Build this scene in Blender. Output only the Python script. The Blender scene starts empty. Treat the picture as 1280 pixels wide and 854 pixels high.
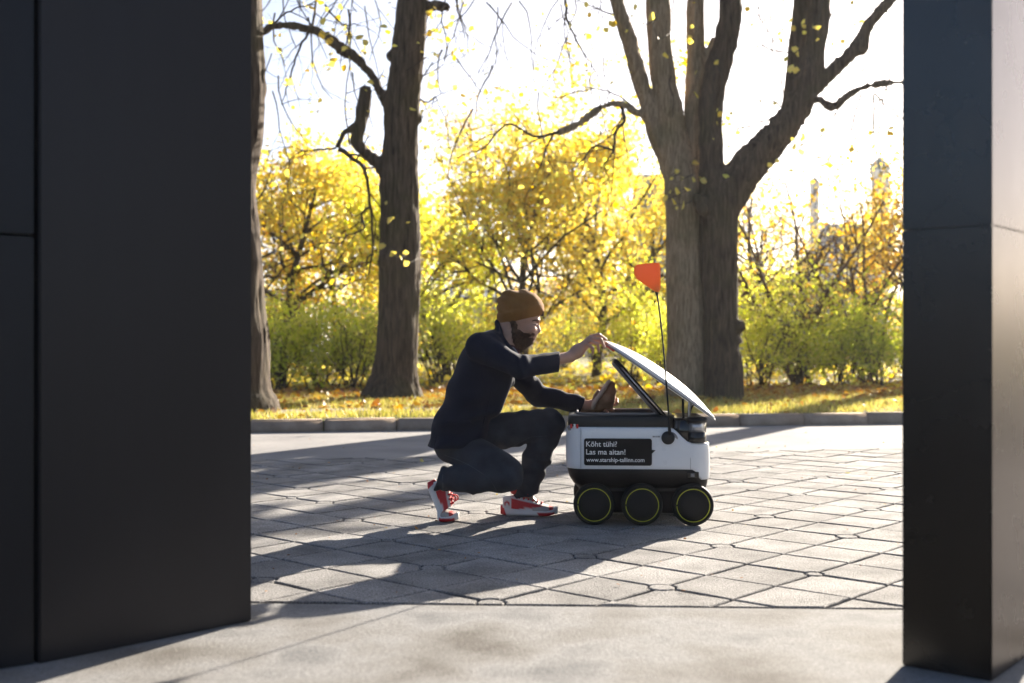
import bpy, bmesh, math, random
import numpy as np
from mathutils import Vector, Matrix

# ------------------------------------------------------------------ camera, sky, sun, exposure
scene = bpy.context.scene
C = scene.collection
R = math.radians
F, HC, VH = 1450.0, 0.8556, 427.0          # focal length in photo pixels, eye height, horizon row
cam_d = bpy.data.cameras.new('camera'); cam = bpy.data.objects.new('camera', cam_d); C.objects.link(cam)
cam.location = (0, 0, HC); cam.rotation_euler = (R(90), 0, 0)
cam_d.sensor_width = 36.0; cam_d.lens = F / 1280 * 36.0
cam_d.clip_start = 0.05; cam_d.clip_end = 2000
cam_d.dof.use_dof = True; cam_d.dof.focus_distance = 5.5; cam_d.dof.aperture_fstop = 2.4
scene.camera = cam
SUN_EL, SUN_AZ = 20.5, 31.5                # azimuth from +Y towards +X
world = bpy.data.worlds.new('World'); scene.world = world; world.use_nodes = True
wn = world.node_tree; wn.nodes.clear()
wo = wn.nodes.new('ShaderNodeOutputWorld'); wb = wn.nodes.new('ShaderNodeBackground'); ws = wn.nodes.new('ShaderNodeTexSky')
ws.sky_type = 'NISHITA'; ws.sun_disc = False; ws.sun_elevation = R(SUN_EL); ws.sun_rotation = R(SUN_AZ)
ws.air_density = 0.6; ws.dust_density = 1.7; ws.ozone_density = 1.0
wb.inputs['Strength'].default_value = 0.05
wn.links.new(ws.outputs[0], wb.inputs[0]); wn.links.new(wb.outputs[0], wo.inputs[0])
sun_d = bpy.data.lights.new('sun', 'SUN'); sun = bpy.data.objects.new('sun', sun_d); C.objects.link(sun)
sun_d.energy = 5.0; sun_d.angle = R(0.55); sun_d.color = (1.0, 0.90, 0.76)
sdir = Vector((math.sin(R(SUN_AZ)) * math.cos(R(SUN_EL)), math.cos(R(SUN_AZ)) * math.cos(R(SUN_EL)), math.sin(R(SUN_EL))))
sun.rotation_euler = (-sdir).to_track_quat('-Z', 'Y').to_euler()
sun.location = (8, 14, 10)
vs = scene.view_settings
vs.view_transform = 'Standard'; vs.look = 'None'; vs.gamma = 1.0; vs.use_curve_mapping = False; vs.exposure = 2.12
scene.cycles.max_bounces = 10; scene.cycles.diffuse_bounces = 6; scene.cycles.glossy_bounces = 4
scene.cycles.transmission_bounces = 6; scene.cycles.transparent_max_bounces = 8
scene.cycles.sample_clamp_indirect = 6.0
scene.cycles.use_denoising = True

# ------------------------------------------------------------------ helpers
def P(u, v, Y):                            # photo pixel at a depth -> place in the scene
    return np.array([(u - 640.0) * Y / F, Y, HC - (v - VH) * Y / F])
def Yg(v, z=0.0): return F * (HC - z) / (v - VH)   # depth of a ground point seen in row v

ORG = {}
def tag(o, label=None, cat=None, group=None, kind=None):
    if label: o['label'] = label
    if cat: o['category'] = cat
    if group: o['group'] = group
    if kind: o['kind'] = kind
    return o
def thing(name, loc, label, cat, group=None):
    o = bpy.data.objects.new(name, None); C.objects.link(o); o.location = loc; o.empty_display_size = 0.1
    ORG[o.name] = np.array(loc, float)
    return tag(o, label, cat, group)
def mesh_data(name, V, Fc, mats, smooth=False, fmat=None):
    me = bpy.data.meshes.new(name)
    V = np.asarray(V, np.float32)
    if isinstance(Fc, np.ndarray):
        k = Fc.shape[1]; n = len(Fc)
        me.vertices.add(len(V)); me.vertices.foreach_set('co', V.ravel())
        me.loops.add(n * k); me.loops.foreach_set('vertex_index', Fc.astype(np.int32).ravel())
        me.polygons.add(n); me.polygons.foreach_set('loop_start', np.arange(0, n * k, k, dtype=np.int32))
        me.update(calc_edges=True)
    else:
        me.from_pydata([tuple(map(float, p)) for p in V], [], Fc); me.update()
    for m in (mats if isinstance(mats, (list, tuple)) else [mats]): me.materials.append(m)
    if smooth: me.polygons.foreach_set('use_smooth', np.ones(len(me.polygons), bool))
    if fmat is not None: me.polygons.foreach_set('material_index', np.asarray(fmat, np.int32))
    return me
def obj(name, V, Fc, mats, parent=None, smooth=False, fmat=None, origin=None):
    """one mesh object; vertices come in scene coordinates"""
    V = np.asarray(V, float)
    if parent is not None: L = ORG[parent.name]
    else: L = np.array(origin, float) if origin is not None else np.zeros(3)
    me = mesh_data(name, V - L, Fc, mats, smooth, fmat)
    o = bpy.data.objects.new(name, me); C.objects.link(o)
    if parent is not None: o.parent = parent
    else: o.location = L
    ORG[o.name] = L
    return o
def bm_obj(name, bm, mats, parent=None, smooth=False, origin=None):
    bm.normal_update()
    V = np.array([v.co[:] for v in bm.verts]); bm.verts.index_update()
    Fc = [[v.index for v in f.verts] for f in bm.faces]
    fm = [f.material_index for f in bm.faces]
    bm.free()
    return obj(name, V, Fc, mats, parent, smooth, fm, origin)

def box_bm(lo, hi, bevel=0.0, seg=2, bm=None):
    b = bm or bmesh.new()
    r = bmesh.ops.create_cube(b, size=1.0)
    lo = np.array(lo, float); hi = np.array(hi, float)
    for v in r['verts']:
        v.co = Vector((lo + hi) / 2 + np.array(v.co[:]) * (hi - lo))
    if bevel > 0:
        es = list({e for v in r['verts'] for e in v.link_edges})
        bmesh.ops.bevel(b, geom=es, offset=bevel, segments=seg, affect='EDGES', profile=0.5)
    return b
def prism(pts, z0, z1, bevel=0.0):
    """a closed outline (list of x,y) as a solid with a small worn edge on top"""
    n = len(pts); V = []; Fc = []
    pts = [np.array(p, float) for p in pts]
    for p in pts: V.append((p[0], p[1], z0))
    for p in pts: V.append((p[0], p[1], z1 - bevel))
    ring = n
    if bevel > 0:
        c = sum(pts) / n
        for p in pts:
            q = p + (c - p) / max(np.linalg.norm(c - p), 1e-6) * bevel * 1.3
            V.append((q[0], q[1], z1))
    for i in range(n):
        j = (i + 1) % n
        Fc.append([i, j, n + j, n + i])
        if bevel > 0: Fc.append([n + i, n + j, 2 * n + j, 2 * n + i])
    top = 2 * n if bevel > 0 else n
    Fc.append([top + i for i in range(n)])
    return V, Fc
def tube_arrays(lines, sides=6):
    """lines: list of (points Nx3, radii N); returns one vertex/face set"""
    Vs, Fs, off = [], [], 0
    ang = np.arange(sides) * 2 * np.pi / sides
    ca, sa = np.cos(ang), np.sin(ang)
    for pts, rad in lines:
        pts = np.asarray(pts, float); rad = np.asarray(rad, float); n = len(pts)
        t = np.gradient(pts, axis=0); t /= np.linalg.norm(t, axis=1)[:, None] + 1e-9
        ref = np.array([0, 0, 1.0]) if abs(t[:, 2]).mean() < 0.8 else np.array([1.0, 0, 0])
        a = np.cross(t, ref); a /= np.linalg.norm(a, axis=1)[:, None] + 1e-9
        b = np.cross(t, a)
        V = pts[:, None] + rad[:, None, None] * (a[:, None] * ca[None, :, None] + b[:, None] * sa[None, :, None])
        Vs.append(V.reshape(-1, 3))
        i = np.arange(n - 1)[:, None] * sides; j = np.arange(sides)[None]; j2 = (j + 1) % sides
        q = np.stack([i + j, i + j2, i + sides + j2, i + sides + j], -1).reshape(-1, 4) + off
        Fs.append(q)
        off += n * sides
        # caps as degenerate-free fans
        Vs.append(np.array([pts[0], pts[-1]]))
        j = np.arange(sides); j2 = (j + 1) % sides; base = off - n * sides
        Fs.append(np.stack([np.full(sides, off), base + j2, base + j, base + j], -1)[:, [0, 1, 2, 2]])
        e = base + (n - 1) * sides
        Fs.append(np.stack([np.full(sides, off + 1), e + j, e + j2, e + j2], -1)[:, [0, 1, 2, 2]])
        off += 2
    V = np.concatenate(Vs); Fq = np.concatenate(Fs)
    tri = Fq[:, 2] == Fq[:, 3]
    return V, [list(map(int, f[:3])) if t else list(map(int, f)) for f, t in zip(Fq, tri)]
def smooth_line(ctrl, n):
    """Catmull-Rom through control rows (any number of columns)"""
    c = np.asarray(ctrl, float)
    c = np.vstack([2 * c[0] - c[1], c, 2 * c[-1] - c[-2]])
    m = len(c) - 3; out = []
    for k in range(n):
        s = k / (n - 1) * m; i = min(int(s), m - 1); t = s - i
        p0, p1, p2, p3 = c[i:i + 4]
        out.append(0.5 * (2 * p1 + (p2 - p0) * t + (2 * p0 - 5 * p1 + 4 * p2 - p3) * t * t + (3 * p1 - p0 - 3 * p2 + p3) * t ** 3))
    return np.array(out)
def lathe(prof, centre, axis, seg=32):
    """prof: list of (radius, distance along axis)"""
    axis = np.array(axis, float); axis /= np.linalg.norm(axis)
    ref = np.array([0, 0, 1.0]) if abs(axis[2]) < 0.8 else np.array([1.0, 0, 0])
    a = np.cross(axis, ref); a /= np.linalg.norm(a); b = np.cross(axis, a)
    V = []; Fc = []
    for r, d in prof:
        for k in range(seg):
            t = 2 * math.pi * k / seg
            V.append(np.array(centre) + axis * d + r * (a * math.cos(t) + b * math.sin(t)))
    for i in range(len(prof) - 1):
        for k in range(seg):
            k2 = (k + 1) % seg
            Fc.append([i * seg + k, i * seg + k2, (i + 1) * seg + k2, (i + 1) * seg + k])
    Fc.append(list(range(seg))[::-1]); Fc.append([(len(prof) - 1) * seg + k for k in range(seg)])
    return V, Fc

# value noise on points
def _h(ix, iy, iz):
    n = (ix * 374761393 + iy * 668265263 + iz * 2147483647 * 3 + 1013) & 0x7fffffff
    n = ((n ^ (n >> 13)) * 1274126177) & 0x7fffffff
    return ((n ^ (n >> 16)) & 0xffff) / 65535.0
def vnoise(Q):
    Q = np.asarray(Q, float); i = np.floor(Q).astype(np.int64); f = Q - i; f = f * f * (3 - 2 * f)
    x, y, z = i[:, 0], i[:, 1], i[:, 2]; fx, fy, fz = f[:, 0], f[:, 1], f[:, 2]
    r = 0
    for dx in (0, 1):
        for dy in (0, 1):
            for dz in (0, 1):
                w = (fx if dx else 1 - fx) * (fy if dy else 1 - fy) * (fz if dz else 1 - fz)
                r = r + w * _h(x + dx, y + dy, z + dz)
    return r * 2 - 1

# signed-distance shapes and a sparse surface-nets mesher
def smin(a, b, k):
    if k <= 0: return np.minimum(a, b)
    h = np.clip(k - np.abs(a - b), 0, None) / k
    return np.minimum(a, b) - h * h * k * 0.25
def cone(Q, a, b, ra, rb, lat=1.0):
    """tapered limb a->b; lat stretches it across (Y)"""
    a = np.asarray(a, np.float32); b = np.asarray(b, np.float32)
    q = Q - a; ab = b - a
    if lat != 1.0:
        q = q.copy(); q[:, 1] /= lat; ab = ab.copy(); ab[1] /= lat
    t = np.clip(q @ ab / max(float(ab @ ab), 1e-9), 0, 1)
    return np.linalg.norm(q - t[:, None] * ab, axis=1) - (ra + (rb - ra) * t)
def ell(Q, c, r, rot=0.0):
    """ellipsoid, rot turns it in the XZ plane"""
    q = Q - np.asarray(c, np.float32)
    if rot:
        cs, sn = math.cos(rot), math.sin(rot)
        x = q[:, 0] * cs + q[:, 2] * sn; z = -q[:, 0] * sn + q[:, 2] * cs
        q = np.stack([x, q[:, 1], z], 1)
    r = np.asarray(r, np.float32)
    k0 = np.linalg.norm(q / r, axis=1); k1 = np.linalg.norm(q / (r * r), axis=1) + 1e-9
    return k0 * (k0 - 1) / k1
def sdf_mesh(f, lo, hi, h, B=8):
    lo = np.array(lo, np.float32); nb = np.ceil((np.array(hi) - lo) / (h * B)).astype(int)
    g = np.stack(np.meshgrid(*[np.arange(n) for n in nb], indexing='ij'), -1).reshape(-1, 3)
    cen = (lo + (g * B + B / 2 - 0.5) * h).astype(np.float32)
    dc = f(cen)
    A = np.repeat(np.repeat(np.repeat(dc.reshape(nb), B, 0), B, 1), B, 2).astype(np.float32)
    keep = g[np.abs(dc) < h * B * 1.15]
    loc = np.stack(np.meshgrid(*[np.arange(B)] * 3, indexing='ij'), -1).reshape(-1, 3)
    for s in range(0, len(keep), 1500):
        idx = (keep[s:s + 1500, None] * B + loc[None]).reshape(-1, 3)
        A[idx[:, 0], idx[:, 1], idx[:, 2]] = f((lo + idx * h).astype(np.float32))
    S = A < 0
    X, Y, Z = S.shape
    cnt = np.zeros((X - 1, Y - 1, Z - 1), np.int8)
    for dx in (0, 1):
        for dy in (0, 1):
            for dz in (0, 1):
                cnt += S[dx:X - 1 + dx, dy:Y - 1 + dy, dz:Z - 1 + dz]
    act = np.argwhere((cnt > 0) & (cnt < 8))
    cor = np.array([(a, b, c) for a in (0, 1) for b in (0, 1) for c in (0, 1)])
    val = np.stack([A[act[:, 0] + c[0], act[:, 1] + c[1], act[:, 2] + c[2]] for c in cor], 1)
    acc = np.zeros((len(act), 3)); n = np.zeros(len(act))
    for i in range(8):
        for j in range(i + 1, 8):
            if np.abs(cor[i] - cor[j]).sum() != 1: continue
            vi, vj = val[:, i], val[:, j]; m = (vi < 0) != (vj < 0)
            t = np.where(m, vi / np.where(m, vi - vj, 1), 0)
            acc += np.where(m[:, None], cor[i] + t[:, None] * (cor[j] - cor[i]), 0); n += m
    V = lo + (act + acc / n[:, None]) * h
    ids = np.full(cnt.shape, -1, np.int32); ids[act[:, 0], act[:, 1], act[:, 2]] = np.arange(len(act))
    Fs = []
    for ax in range(3):
        sl = [slice(0, X), slice(0, Y), slice(0, Z)]
        s0 = list(sl); s1 = list(sl)
        s0[ax] = slice(0, S.shape[ax] - 1); s1[ax] = slice(1, S.shape[ax])
        a, b = S[tuple(s0)], S[tuple(s1)]
        e = np.argwhere(a != b)
        o1, o2 = [k for k in range(3) if k != ax]
        e = e[(e[:, o1] > 0) & (e[:, o2] > 0) & (e[:, o1] < cnt.shape[o1]) & (e[:, o2] < cnt.shape[o2])]
        inside = a[e[:, 0], e[:, 1], e[:, 2]]
        q = []
        for d1, d2 in ((-1, -1), (0, -1), (0, 0), (-1, 0)):
            k = e.copy(); k[:, o1] += d1; k[:, o2] += d2
            q.append(ids[k[:, 0], k[:, 1], k[:, 2]])
        q = np.stack(q, 1)
        flip = inside if ax != 1 else ~inside
        q = np.where(flip[:, None], q, q[:, ::-1])
        Fs.append(q)
    Fc = np.concatenate(Fs); Fc = Fc[(Fc >= 0).all(1)]
    return V, Fc
def vnormals(V, Fc):
    n = np.zeros_like(V)
    fn = np.cross(V[Fc[:, 2]] - V[Fc[:, 0]], V[Fc[:, 3]] - V[Fc[:, 1]])
    for k in range(4): np.add.at(n, Fc[:, k], fn)
    return n / (np.linalg.norm(n, axis=1)[:, None] + 1e-12)

# ------------------------------------------------------------------ materials
def N(nt, t, **kw):
    n = nt.nodes.new(t)
    for k, v in kw.items():
        if hasattr(n, k): setattr(n, k, v)
    return n
def new_mat(name):
    m = bpy.data.materials.new(name); m.use_nodes = True
    return m, m.node_tree, m.node_tree.nodes['Principled BSDF']
def simple(name, col, rough=0.6, metal=0.0, spec=0.5, var=0.12, vscale=8.0, bump=0.0, bscale=60.0, coat=0.0, rvar=0.0):
    m, nt, p = new_mat(name)
    p.inputs['Roughness'].default_value = rough; p.inputs['Metallic'].default_value = metal
    p.inputs['Specular IOR Level'].default_value = spec; p.inputs['Coat Weight'].default_value = coat
    tc = N(nt, 'ShaderNodeTexCoord'); no = N(nt, 'ShaderNodeTexNoise')
    no.inputs['Scale'].default_value = vscale; no.inputs['Detail'].default_value = 5
    nt.links.new(tc.outputs['Object'], no.inputs['Vector'])
    cr = N(nt, 'ShaderNodeValToRGB')
    a, b = [max(0, c * (1 - var)) for c in col], [min(1, c * (1 + var)) for c in col]
    cr.color_ramp.elements[0].position = 0.3; cr.color_ramp.elements[1].position = 0.7
    cr.color_ramp.elements[0].color = (*a, 1); cr.color_ramp.elements[1].color = (*b, 1)
    nt.links.new(no.outputs['Fac'], cr.inputs['Fac']); nt.links.new(cr.outputs['Color'], p.inputs['Base Color'])
    if rvar:
        mr = N(nt, 'ShaderNodeMapRange'); mr.inputs['To Min'].default_value = rough - rvar; mr.inputs['To Max'].default_value = rough + rvar
        nt.links.new(no.outputs['Fac'], mr.inputs['Value']); nt.links.new(mr.outputs[0], p.inputs['Roughness'])
    if bump:
        n2 = N(nt, 'ShaderNodeTexNoise'); n2.inputs['Scale'].default_value = bscale; n2.inputs['Detail'].default_value = 4
        nt.links.new(tc.outputs['Object'], n2.inputs['Vector'])
        bp = N(nt, 'ShaderNodeBump'); bp.inputs['Strength'].default_value = bump; bp.inputs['Distance'].default_value = 0.01
        nt.links.new(n2.outputs['Fac'], bp.inputs['Height']); nt.links.new(bp.outputs[0], p.inputs['Normal'])
    return m
def ramp(nt, stops):
    cr = N(nt, 'ShaderNodeValToRGB'); e = cr.color_ramp.elements
    while len(e) < len(stops): e.new(0.5)
    for el, (pos, col) in zip(e, stops): el.position = pos; el.color = (*col, 1)
    return cr
def leaf_mat(name, stops, trans=0.55):
    m = bpy.data.materials.new(name); m.use_nodes = True; nt = m.node_tree; nt.nodes.clear()
    out = N(nt, 'ShaderNodeOutputMaterial'); g = N(nt, 'ShaderNodeNewGeometry'); cr = ramp(nt, stops)
    nt.links.new(g.outputs['Random Per Island'], cr.inputs['Fac'])
    d = N(nt, 'ShaderNodeBsdfDiffuse'); t = N(nt, 'ShaderNodeBsdfTranslucent'); gl = N(nt, 'ShaderNodeBsdfGlossy')
    gl.inputs['Roughness'].default_value = 0.45
    hs = N(nt, 'ShaderNodeHueSaturation'); hs.inputs['Saturation'].default_value = 1.12; hs.inputs['Value'].default_value = 1.25
    nt.links.new(cr.outputs[0], hs.inputs['Color'])
    nt.links.new(cr.outputs[0], d.inputs['Color']); nt.links.new(hs.outputs[0], t.inputs['Color'])
    mx = N(nt, 'ShaderNodeMixShader'); mx.inputs[0].default_value = trans
    m2 = N(nt, 'ShaderNodeMixShader'); m2.inputs[0].default_value = 0.06
    nt.links.new(d.outputs[0], mx.inputs[1]); nt.links.new(t.outputs[0], mx.inputs[2])
    nt.links.new(mx.outputs[0], m2.inputs[1]); nt.links.new(gl.outputs[0], m2.inputs[2])
    nt.links.new(m2.outputs[0], out.inputs[0])
    return m
def bark_mat(name, dark, light, moss=(0.09, 0.085, 0.03), mossamt=0.25, scale=1.0):
    m, nt, p = new_mat(name); p.inputs['Roughness'].default_value = 0.92; p.inputs['Specular IOR Level'].default_value = 0.2
    tc = N(nt, 'ShaderNodeTexCoord'); mp = N(nt, 'ShaderNodeMapping'); mp.inputs['Scale'].default_value = (26 * scale, 26 * scale, 3.2 * scale)
    nt.links.new(tc.outputs['Object'], mp.inputs['Vector'])
    no = N(nt, 'ShaderNodeTexNoise'); no.inputs['Scale'].default_value = 1.0; no.inputs['Detail'].default_value = 7; no.inputs['Roughness'].default_value = 0.65
    no.inputs['Distortion'].default_value = 0.6
    nt.links.new(mp.outputs[0], no.inputs['Vector'])
    cr = ramp(nt, [(0.30, dark), (0.5, [0.5 * (a + b) for a, b in zip(dark, light)]), (0.68, light)])
    nt.links.new(no.outputs['Fac'], cr.inputs['Fac'])
    n2 = N(nt, 'ShaderNodeTexNoise'); n2.inputs['Scale'].default_value = 2.2; n2.inputs['Detail'].default_value = 5
    nt.links.new(tc.outputs['Object'], n2.inputs['Vector'])
    c2 = ramp(nt, [(0.48, (0, 0, 0)), (0.66, (mossamt,) * 3)])
    nt.links.new(n2.outputs['Fac'], c2.inputs['Fac'])
    mx = N(nt, 'ShaderNodeMixRGB'); mx.inputs['Color2'].default_value = (*moss, 1)
    nt.links.new(c2.outputs[0], mx.inputs['Fac']); nt.links.new(cr.outputs[0], mx.inputs['Color1']); nt.links.new(mx.outputs[0], p.inputs['Base Color'])
    bp = N(nt, 'ShaderNodeBump'); bp.inputs['Strength'].default_value = 0.9; bp.inputs['Distance'].default_value = 0.03
    nt.links.new(no.outputs['Fac'], bp.inputs['Height']); nt.links.new(bp.outputs[0], p.inputs['Normal'])
    return m
def ground_mat(name, stops, scale, fine, rough=0.95, bump=0.5, dist=0.02, obj_random=0.0, spec=0.3, fine_amt=0.35, detail=6):
    """large patches x fine grain"""
    m, nt, p = new_mat(name); p.inputs['Roughness'].default_value = rough; p.inputs['Specular IOR Level'].default_value = spec
    tc = N(nt, 'ShaderNodeTexCoord'); no = N(nt, 'ShaderNodeTexNoise'); no.inputs['Scale'].default_value = scale; no.inputs['Detail'].default_value = detail
    g = N(nt, 'ShaderNodeNewGeometry'); nt.links.new(g.outputs['Position'], no.inputs['Vector'])
    cr = ramp(nt, stops); nt.links.new(no.outputs['Fac'], cr.inputs['Fac'])
    nf = N(nt, 'ShaderNodeTexNoise'); nf.inputs['Scale'].default_value = fine; nf.inputs['Detail'].default_value = 3; nf.inputs['Roughness'].default_value = 0.7
    nt.links.new(g.outputs['Position'], nf.inputs['Vector'])
    mr = N(nt, 'ShaderNodeMapRange'); mr.inputs['From Min'].default_value = 0.3; mr.inputs['From Max'].default_value = 0.7
    mr.inputs['To Min'].default_value = 1 - fine_amt; mr.inputs['To Max'].default_value = 1 + fine_amt
    nt.links.new(nf.outputs['Fac'], mr.inputs['Value'])
    mul = N(nt, 'ShaderNodeVectorMath'); mul.operation = 'SCALE'
    nt.links.new(cr.outputs[0], mul.inputs[0]); nt.links.new(mr.outputs[0], mul.inputs['Scale'])
    last = mul
    if obj_random:
        oi = N(nt, 'ShaderNodeObjectInfo'); m3 = N(nt, 'ShaderNodeMapRange')
        m3.inputs['To Min'].default_value = 1 - obj_random; m3.inputs['To Max'].default_value = 1 + obj_random
        nt.links.new(oi.outputs['Random'], m3.inputs['Value'])
        mu = N(nt, 'ShaderNodeVectorMath'); mu.operation = 'SCALE'
        nt.links.new(last.outputs[0], mu.inputs[0]); nt.links.new(m3.outputs[0], mu.inputs['Scale']); last = mu
    nt.links.new(last.outputs[0], p.inputs['Base Color'])
    if bump:
        bp = N(nt, 'ShaderNodeBump'); bp.inputs['Strength'].default_value = bump; bp.inputs['Distance'].default_value = dist
        nt.links.new(nf.outputs['Fac'], bp.inputs['Height']); nt.links.new(bp.outputs[0], p.inputs['Normal'])
    return m

M = {}
M['tile'] = ground_mat('paver_concrete', [(0.28, (0.145, 0.140, 0.136)), (0.5, (0.245, 0.236, 0.228)), (0.72, (0.315, 0.304, 0.293))], 4.5, 140, bump=1.0, dist=0.009, obj_random=0.17, fine_amt=0.6, detail=9)
M['plug'] = M['tile']
M['joint'] = ground_mat('joint_soil', [(0.3, (0.02, 0.018, 0.016)), (0.7, (0.045, 0.04, 0.033))], 8, 150, bump=0.4)
M['asphalt'] = ground_mat('asphalt', [(0.3, (0.19, 0.184, 0.186)), (0.7, (0.29, 0.278, 0.27))], 1.4, 260, bump=0.4, dist=0.006, fine_amt=0.3)
M['slab'] = ground_mat('cast_concrete', [(0.30, (0.115, 0.106, 0.096)), (0.43, (0.185, 0.178, 0.169)), (0.55, (0.225, 0.222, 0.219)), (0.68, (0.15, 0.15, 0.151))], 2.6, 130, rough=0.92, bump=0.45, dist=0.007, fine_amt=0.26, spec=0.12, detail=9)
M['kerb'] = ground_mat('kerb_granite', [(0.3, (0.27, 0.205, 0.155)), (0.7, (0.42, 0.33, 0.255))], 6, 180, bump=0.5, dist=0.006, obj_random=0.15, fine_amt=0.25)
M['park'] = ground_mat('park_ground', [(0.3, (0.16, 0.085, 0.03)), (0.5, (0.17, 0.15, 0.045)), (0.7, (0.11, 0.15, 0.03))], 0.9, 40, bump=0.8, dist=0.03, fine_amt=0.5)
M['path'] = ground_mat('park_path', [(0.3, (0.24, 0.215, 0.19)), (0.7, (0.33, 0.30, 0.27))], 3, 120, bump=0.4, fine_amt=0.25)
# ------------------------------------------------------------------ setting: ground, road, slab, kerb
KS = 0.18                                             # the kerb runs at a slight angle
def kerbY(x): return 11.42 + KS * x
def roadY(x): return 8.75 + KS * x                    # pavers end here, asphalt begins
def slabY(x): return 3.735 - 0.044 * x                # cast slab ends here, pavers begin
GZ = 0.11
def strip(name, fy0, fy1, z, mat, x0=-60, x1=60, n=24, kind='structure'):
    V = []; Fc = []
    for i in range(n + 1):
        x = x0 + (x1 - x0) * i / n
        V += [(x, fy0(x), z), (x, fy1(x), z)]
    for i in range(n): Fc.append([2 * i, 2 * i + 2, 2 * i + 3, 2 * i + 1])
    o = obj(name, V, Fc, mat); tag(o, kind=kind); return o
# one ground sheet: low under road and slab, a step at the kerb, then the park to the horizon
V = []; Fc = []; xs = np.linspace(-380, 380, 61)
for x in xs:
    ky = kerbY(max(-60, min(60, x))) + 0.09
    for y, z in ((-120, -0.075), (ky - 0.002, -0.075), (ky, GZ - 0.02), (ky + 12, GZ - 0.02), (ky + 60, GZ - 0.02), (480, GZ - 0.02)): V.append((x, y, z))
for i in range(60):
    for j in range(5): Fc.append([i * 6 + j, i * 6 + 6 + j, i * 6 + 7 + j, i * 6 + j + 1])
tag(obj('ground', V, Fc, M['park']), kind='structure')
tag(strip('road', lambda x: roadY(x), lambda x: kerbY(x) - 0.0, -0.006, M['asphalt']), 'grey asphalt road strip between the pavers and the kerb')

paving = strip('paving', lambda x: slabY(x), lambda x: roadY(x), -0.030, M['joint'], -14, 14)
tag(paving, 'dark joint bed under the square concrete pavers')

# pavers: square grid turned about 48 degrees, with round plugs at some crossings
TS, TH = 0.284, R(48.0)
e1 = np.array([math.cos(TH), math.sin(TH)]) * TS; e2 = np.array([-math.sin(TH), math.cos(TH)]) * TS
ref = P(1017.5, 717.5, Yg(717.5)); O = ref[:2]
def plug_at(i, j):
    # the plugs follow no strict order in the photo: a loose scatter, never side by side on one line
    h = (i * 73856093 ^ j * 19349663) & 1023
    if (i + 2 * j) % 5 == 0: return 0.046 if h % 3 else 0.030
    if (i + 2 * j) % 5 == 2 and h % 5 == 0: return 0.028
    return 0.0
def clip(poly, fn):
    out = []
    n = len(poly)
    for k in range(n):
        a, b = poly[k], poly[(k + 1) % n]; fa, fb = fn(a), fn(b)
        if fa >= 0: out.append(a)
        if (fa >= 0) != (fb >= 0): out.append(a + (b - a) * (fa / (fa - fb)))
    return out
def tile_poly(i, j):
    gap = 0.0058
    cs = [O + i * e1 + j * e2, O + (i + 1) * e1 + j * e2, O + (i + 1) * e1 + (j + 1) * e2, O + i * e1 + (j + 1) * e2]
    ids = [(i, j), (i + 1, j), (i + 1, j + 1), (i, j + 1)]
    dirs = [(e1, e2), (e2, -e1), (-e1, -e2), (-e2, e1)]
    out = []
    for c, idd, (d1, d2) in zip(cs, ids, dirs):
        d1 = d1 / TS; d2 = d2 / TS
        r = plug_at(*idd)
        if r == 0:
            out.append(c + (d1 + d2) * gap)
        else:
            for t in (80, 62.5, 45, 27.5, 10):   # concave bite round the plug, coming in along d2, leaving along d1
                a = R(t); q = c + (d1 * math.cos(a) + d2 * math.sin(a)) * (r + 0.007)
                s1 = max(gap - (q - c) @ d2, 0); s2 = max(gap - (q - c) @ d1, 0)
                out.append(q + d2 * s1 + d1 * s2)
    return out
rng = random.Random(5)
tiles = []
for i in range(-45, 45):
    for j in range(-45, 45):
        c = O + (i + .5) * e1 + (j + .5) * e2
        if c[1] < 3.3 or c[1] > roadY(c[0]) + .3 or abs(c[0]) > 6.5: continue
        if c[1] < 3.5 and abs(c[0]) > 1.9: continue
        tiles.append((c, tile_poly(i, j), 'paver'))
for i in range(-45, 45):
    for j in range(-45, 45):
        r = plug_at(i, j)
        c = O + i * e1 + j * e2
        if r == 0 or c[1] < 3.5 or c[1] > roadY(c[0]) + .1 or abs(c[0]) > 6.5: continue
        tiles.append((c, [c + r * np.array([math.cos(R(a)), math.sin(R(a))]) for a in range(0, 360, 36)], 'paver_plug'))
def in_view(c):
    u = 640 + F * c[0] / c[1]
    return 290 < u < 1150
rest_V, rest_F = [], []; nt_ = {'paver': 0, 'paver_plug': 0}
tiles.sort(key=lambda t: (not in_view(t[0]), t[0][1]))
for c, poly, nm in tiles:
    poly = clip(poly, lambda p: p[1] - slabY(p[0]) - 0.048)
    poly = clip(poly, lambda p: roadY(p[0]) - 0.004 - p[1]) if poly else poly
    if len(poly) < 3: continue
    rag = []
    for q in range(len(poly)):
        a, b = poly[q], poly[(q + 1) % len(poly)]; rag.append(a); L = np.linalg.norm(b - a)
        m = 4 if L > .15 else (2 if L > .06 else 1)
        for s in range(1, m):
            w = b - a; nn = np.array([-w[1], w[0]]) / max(L, 1e-6); rag.append(a + w * (s / m) + nn * rng.uniform(-.0006, .0034))
    poly = rag
    dz = rng.uniform(-.0022, .0022)
    V, Fc = prism(poly, -0.03, 0.0 + dz, 0.0035)
    tx, ty = rng.uniform(-.006, .006), rng.uniform(-.006, .006)
    V = [(x, y, z + ((x - c[0]) * tx + (y - c[1]) * ty if z > -.02 else 0)) for x, y, z in V]
    if in_view(c) and nt_[nm] < 295:
        nt_[nm] += 1
        obj(nm, V, Fc, M['tile'], paving)
    else:
        off = len(rest_V); rest_V += V; rest_F += [[k + off for k in f] for f in Fc]
tag(obj('distant_pavers', rest_V, rest_F, M['tile'], paving), kind='stuff')

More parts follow.
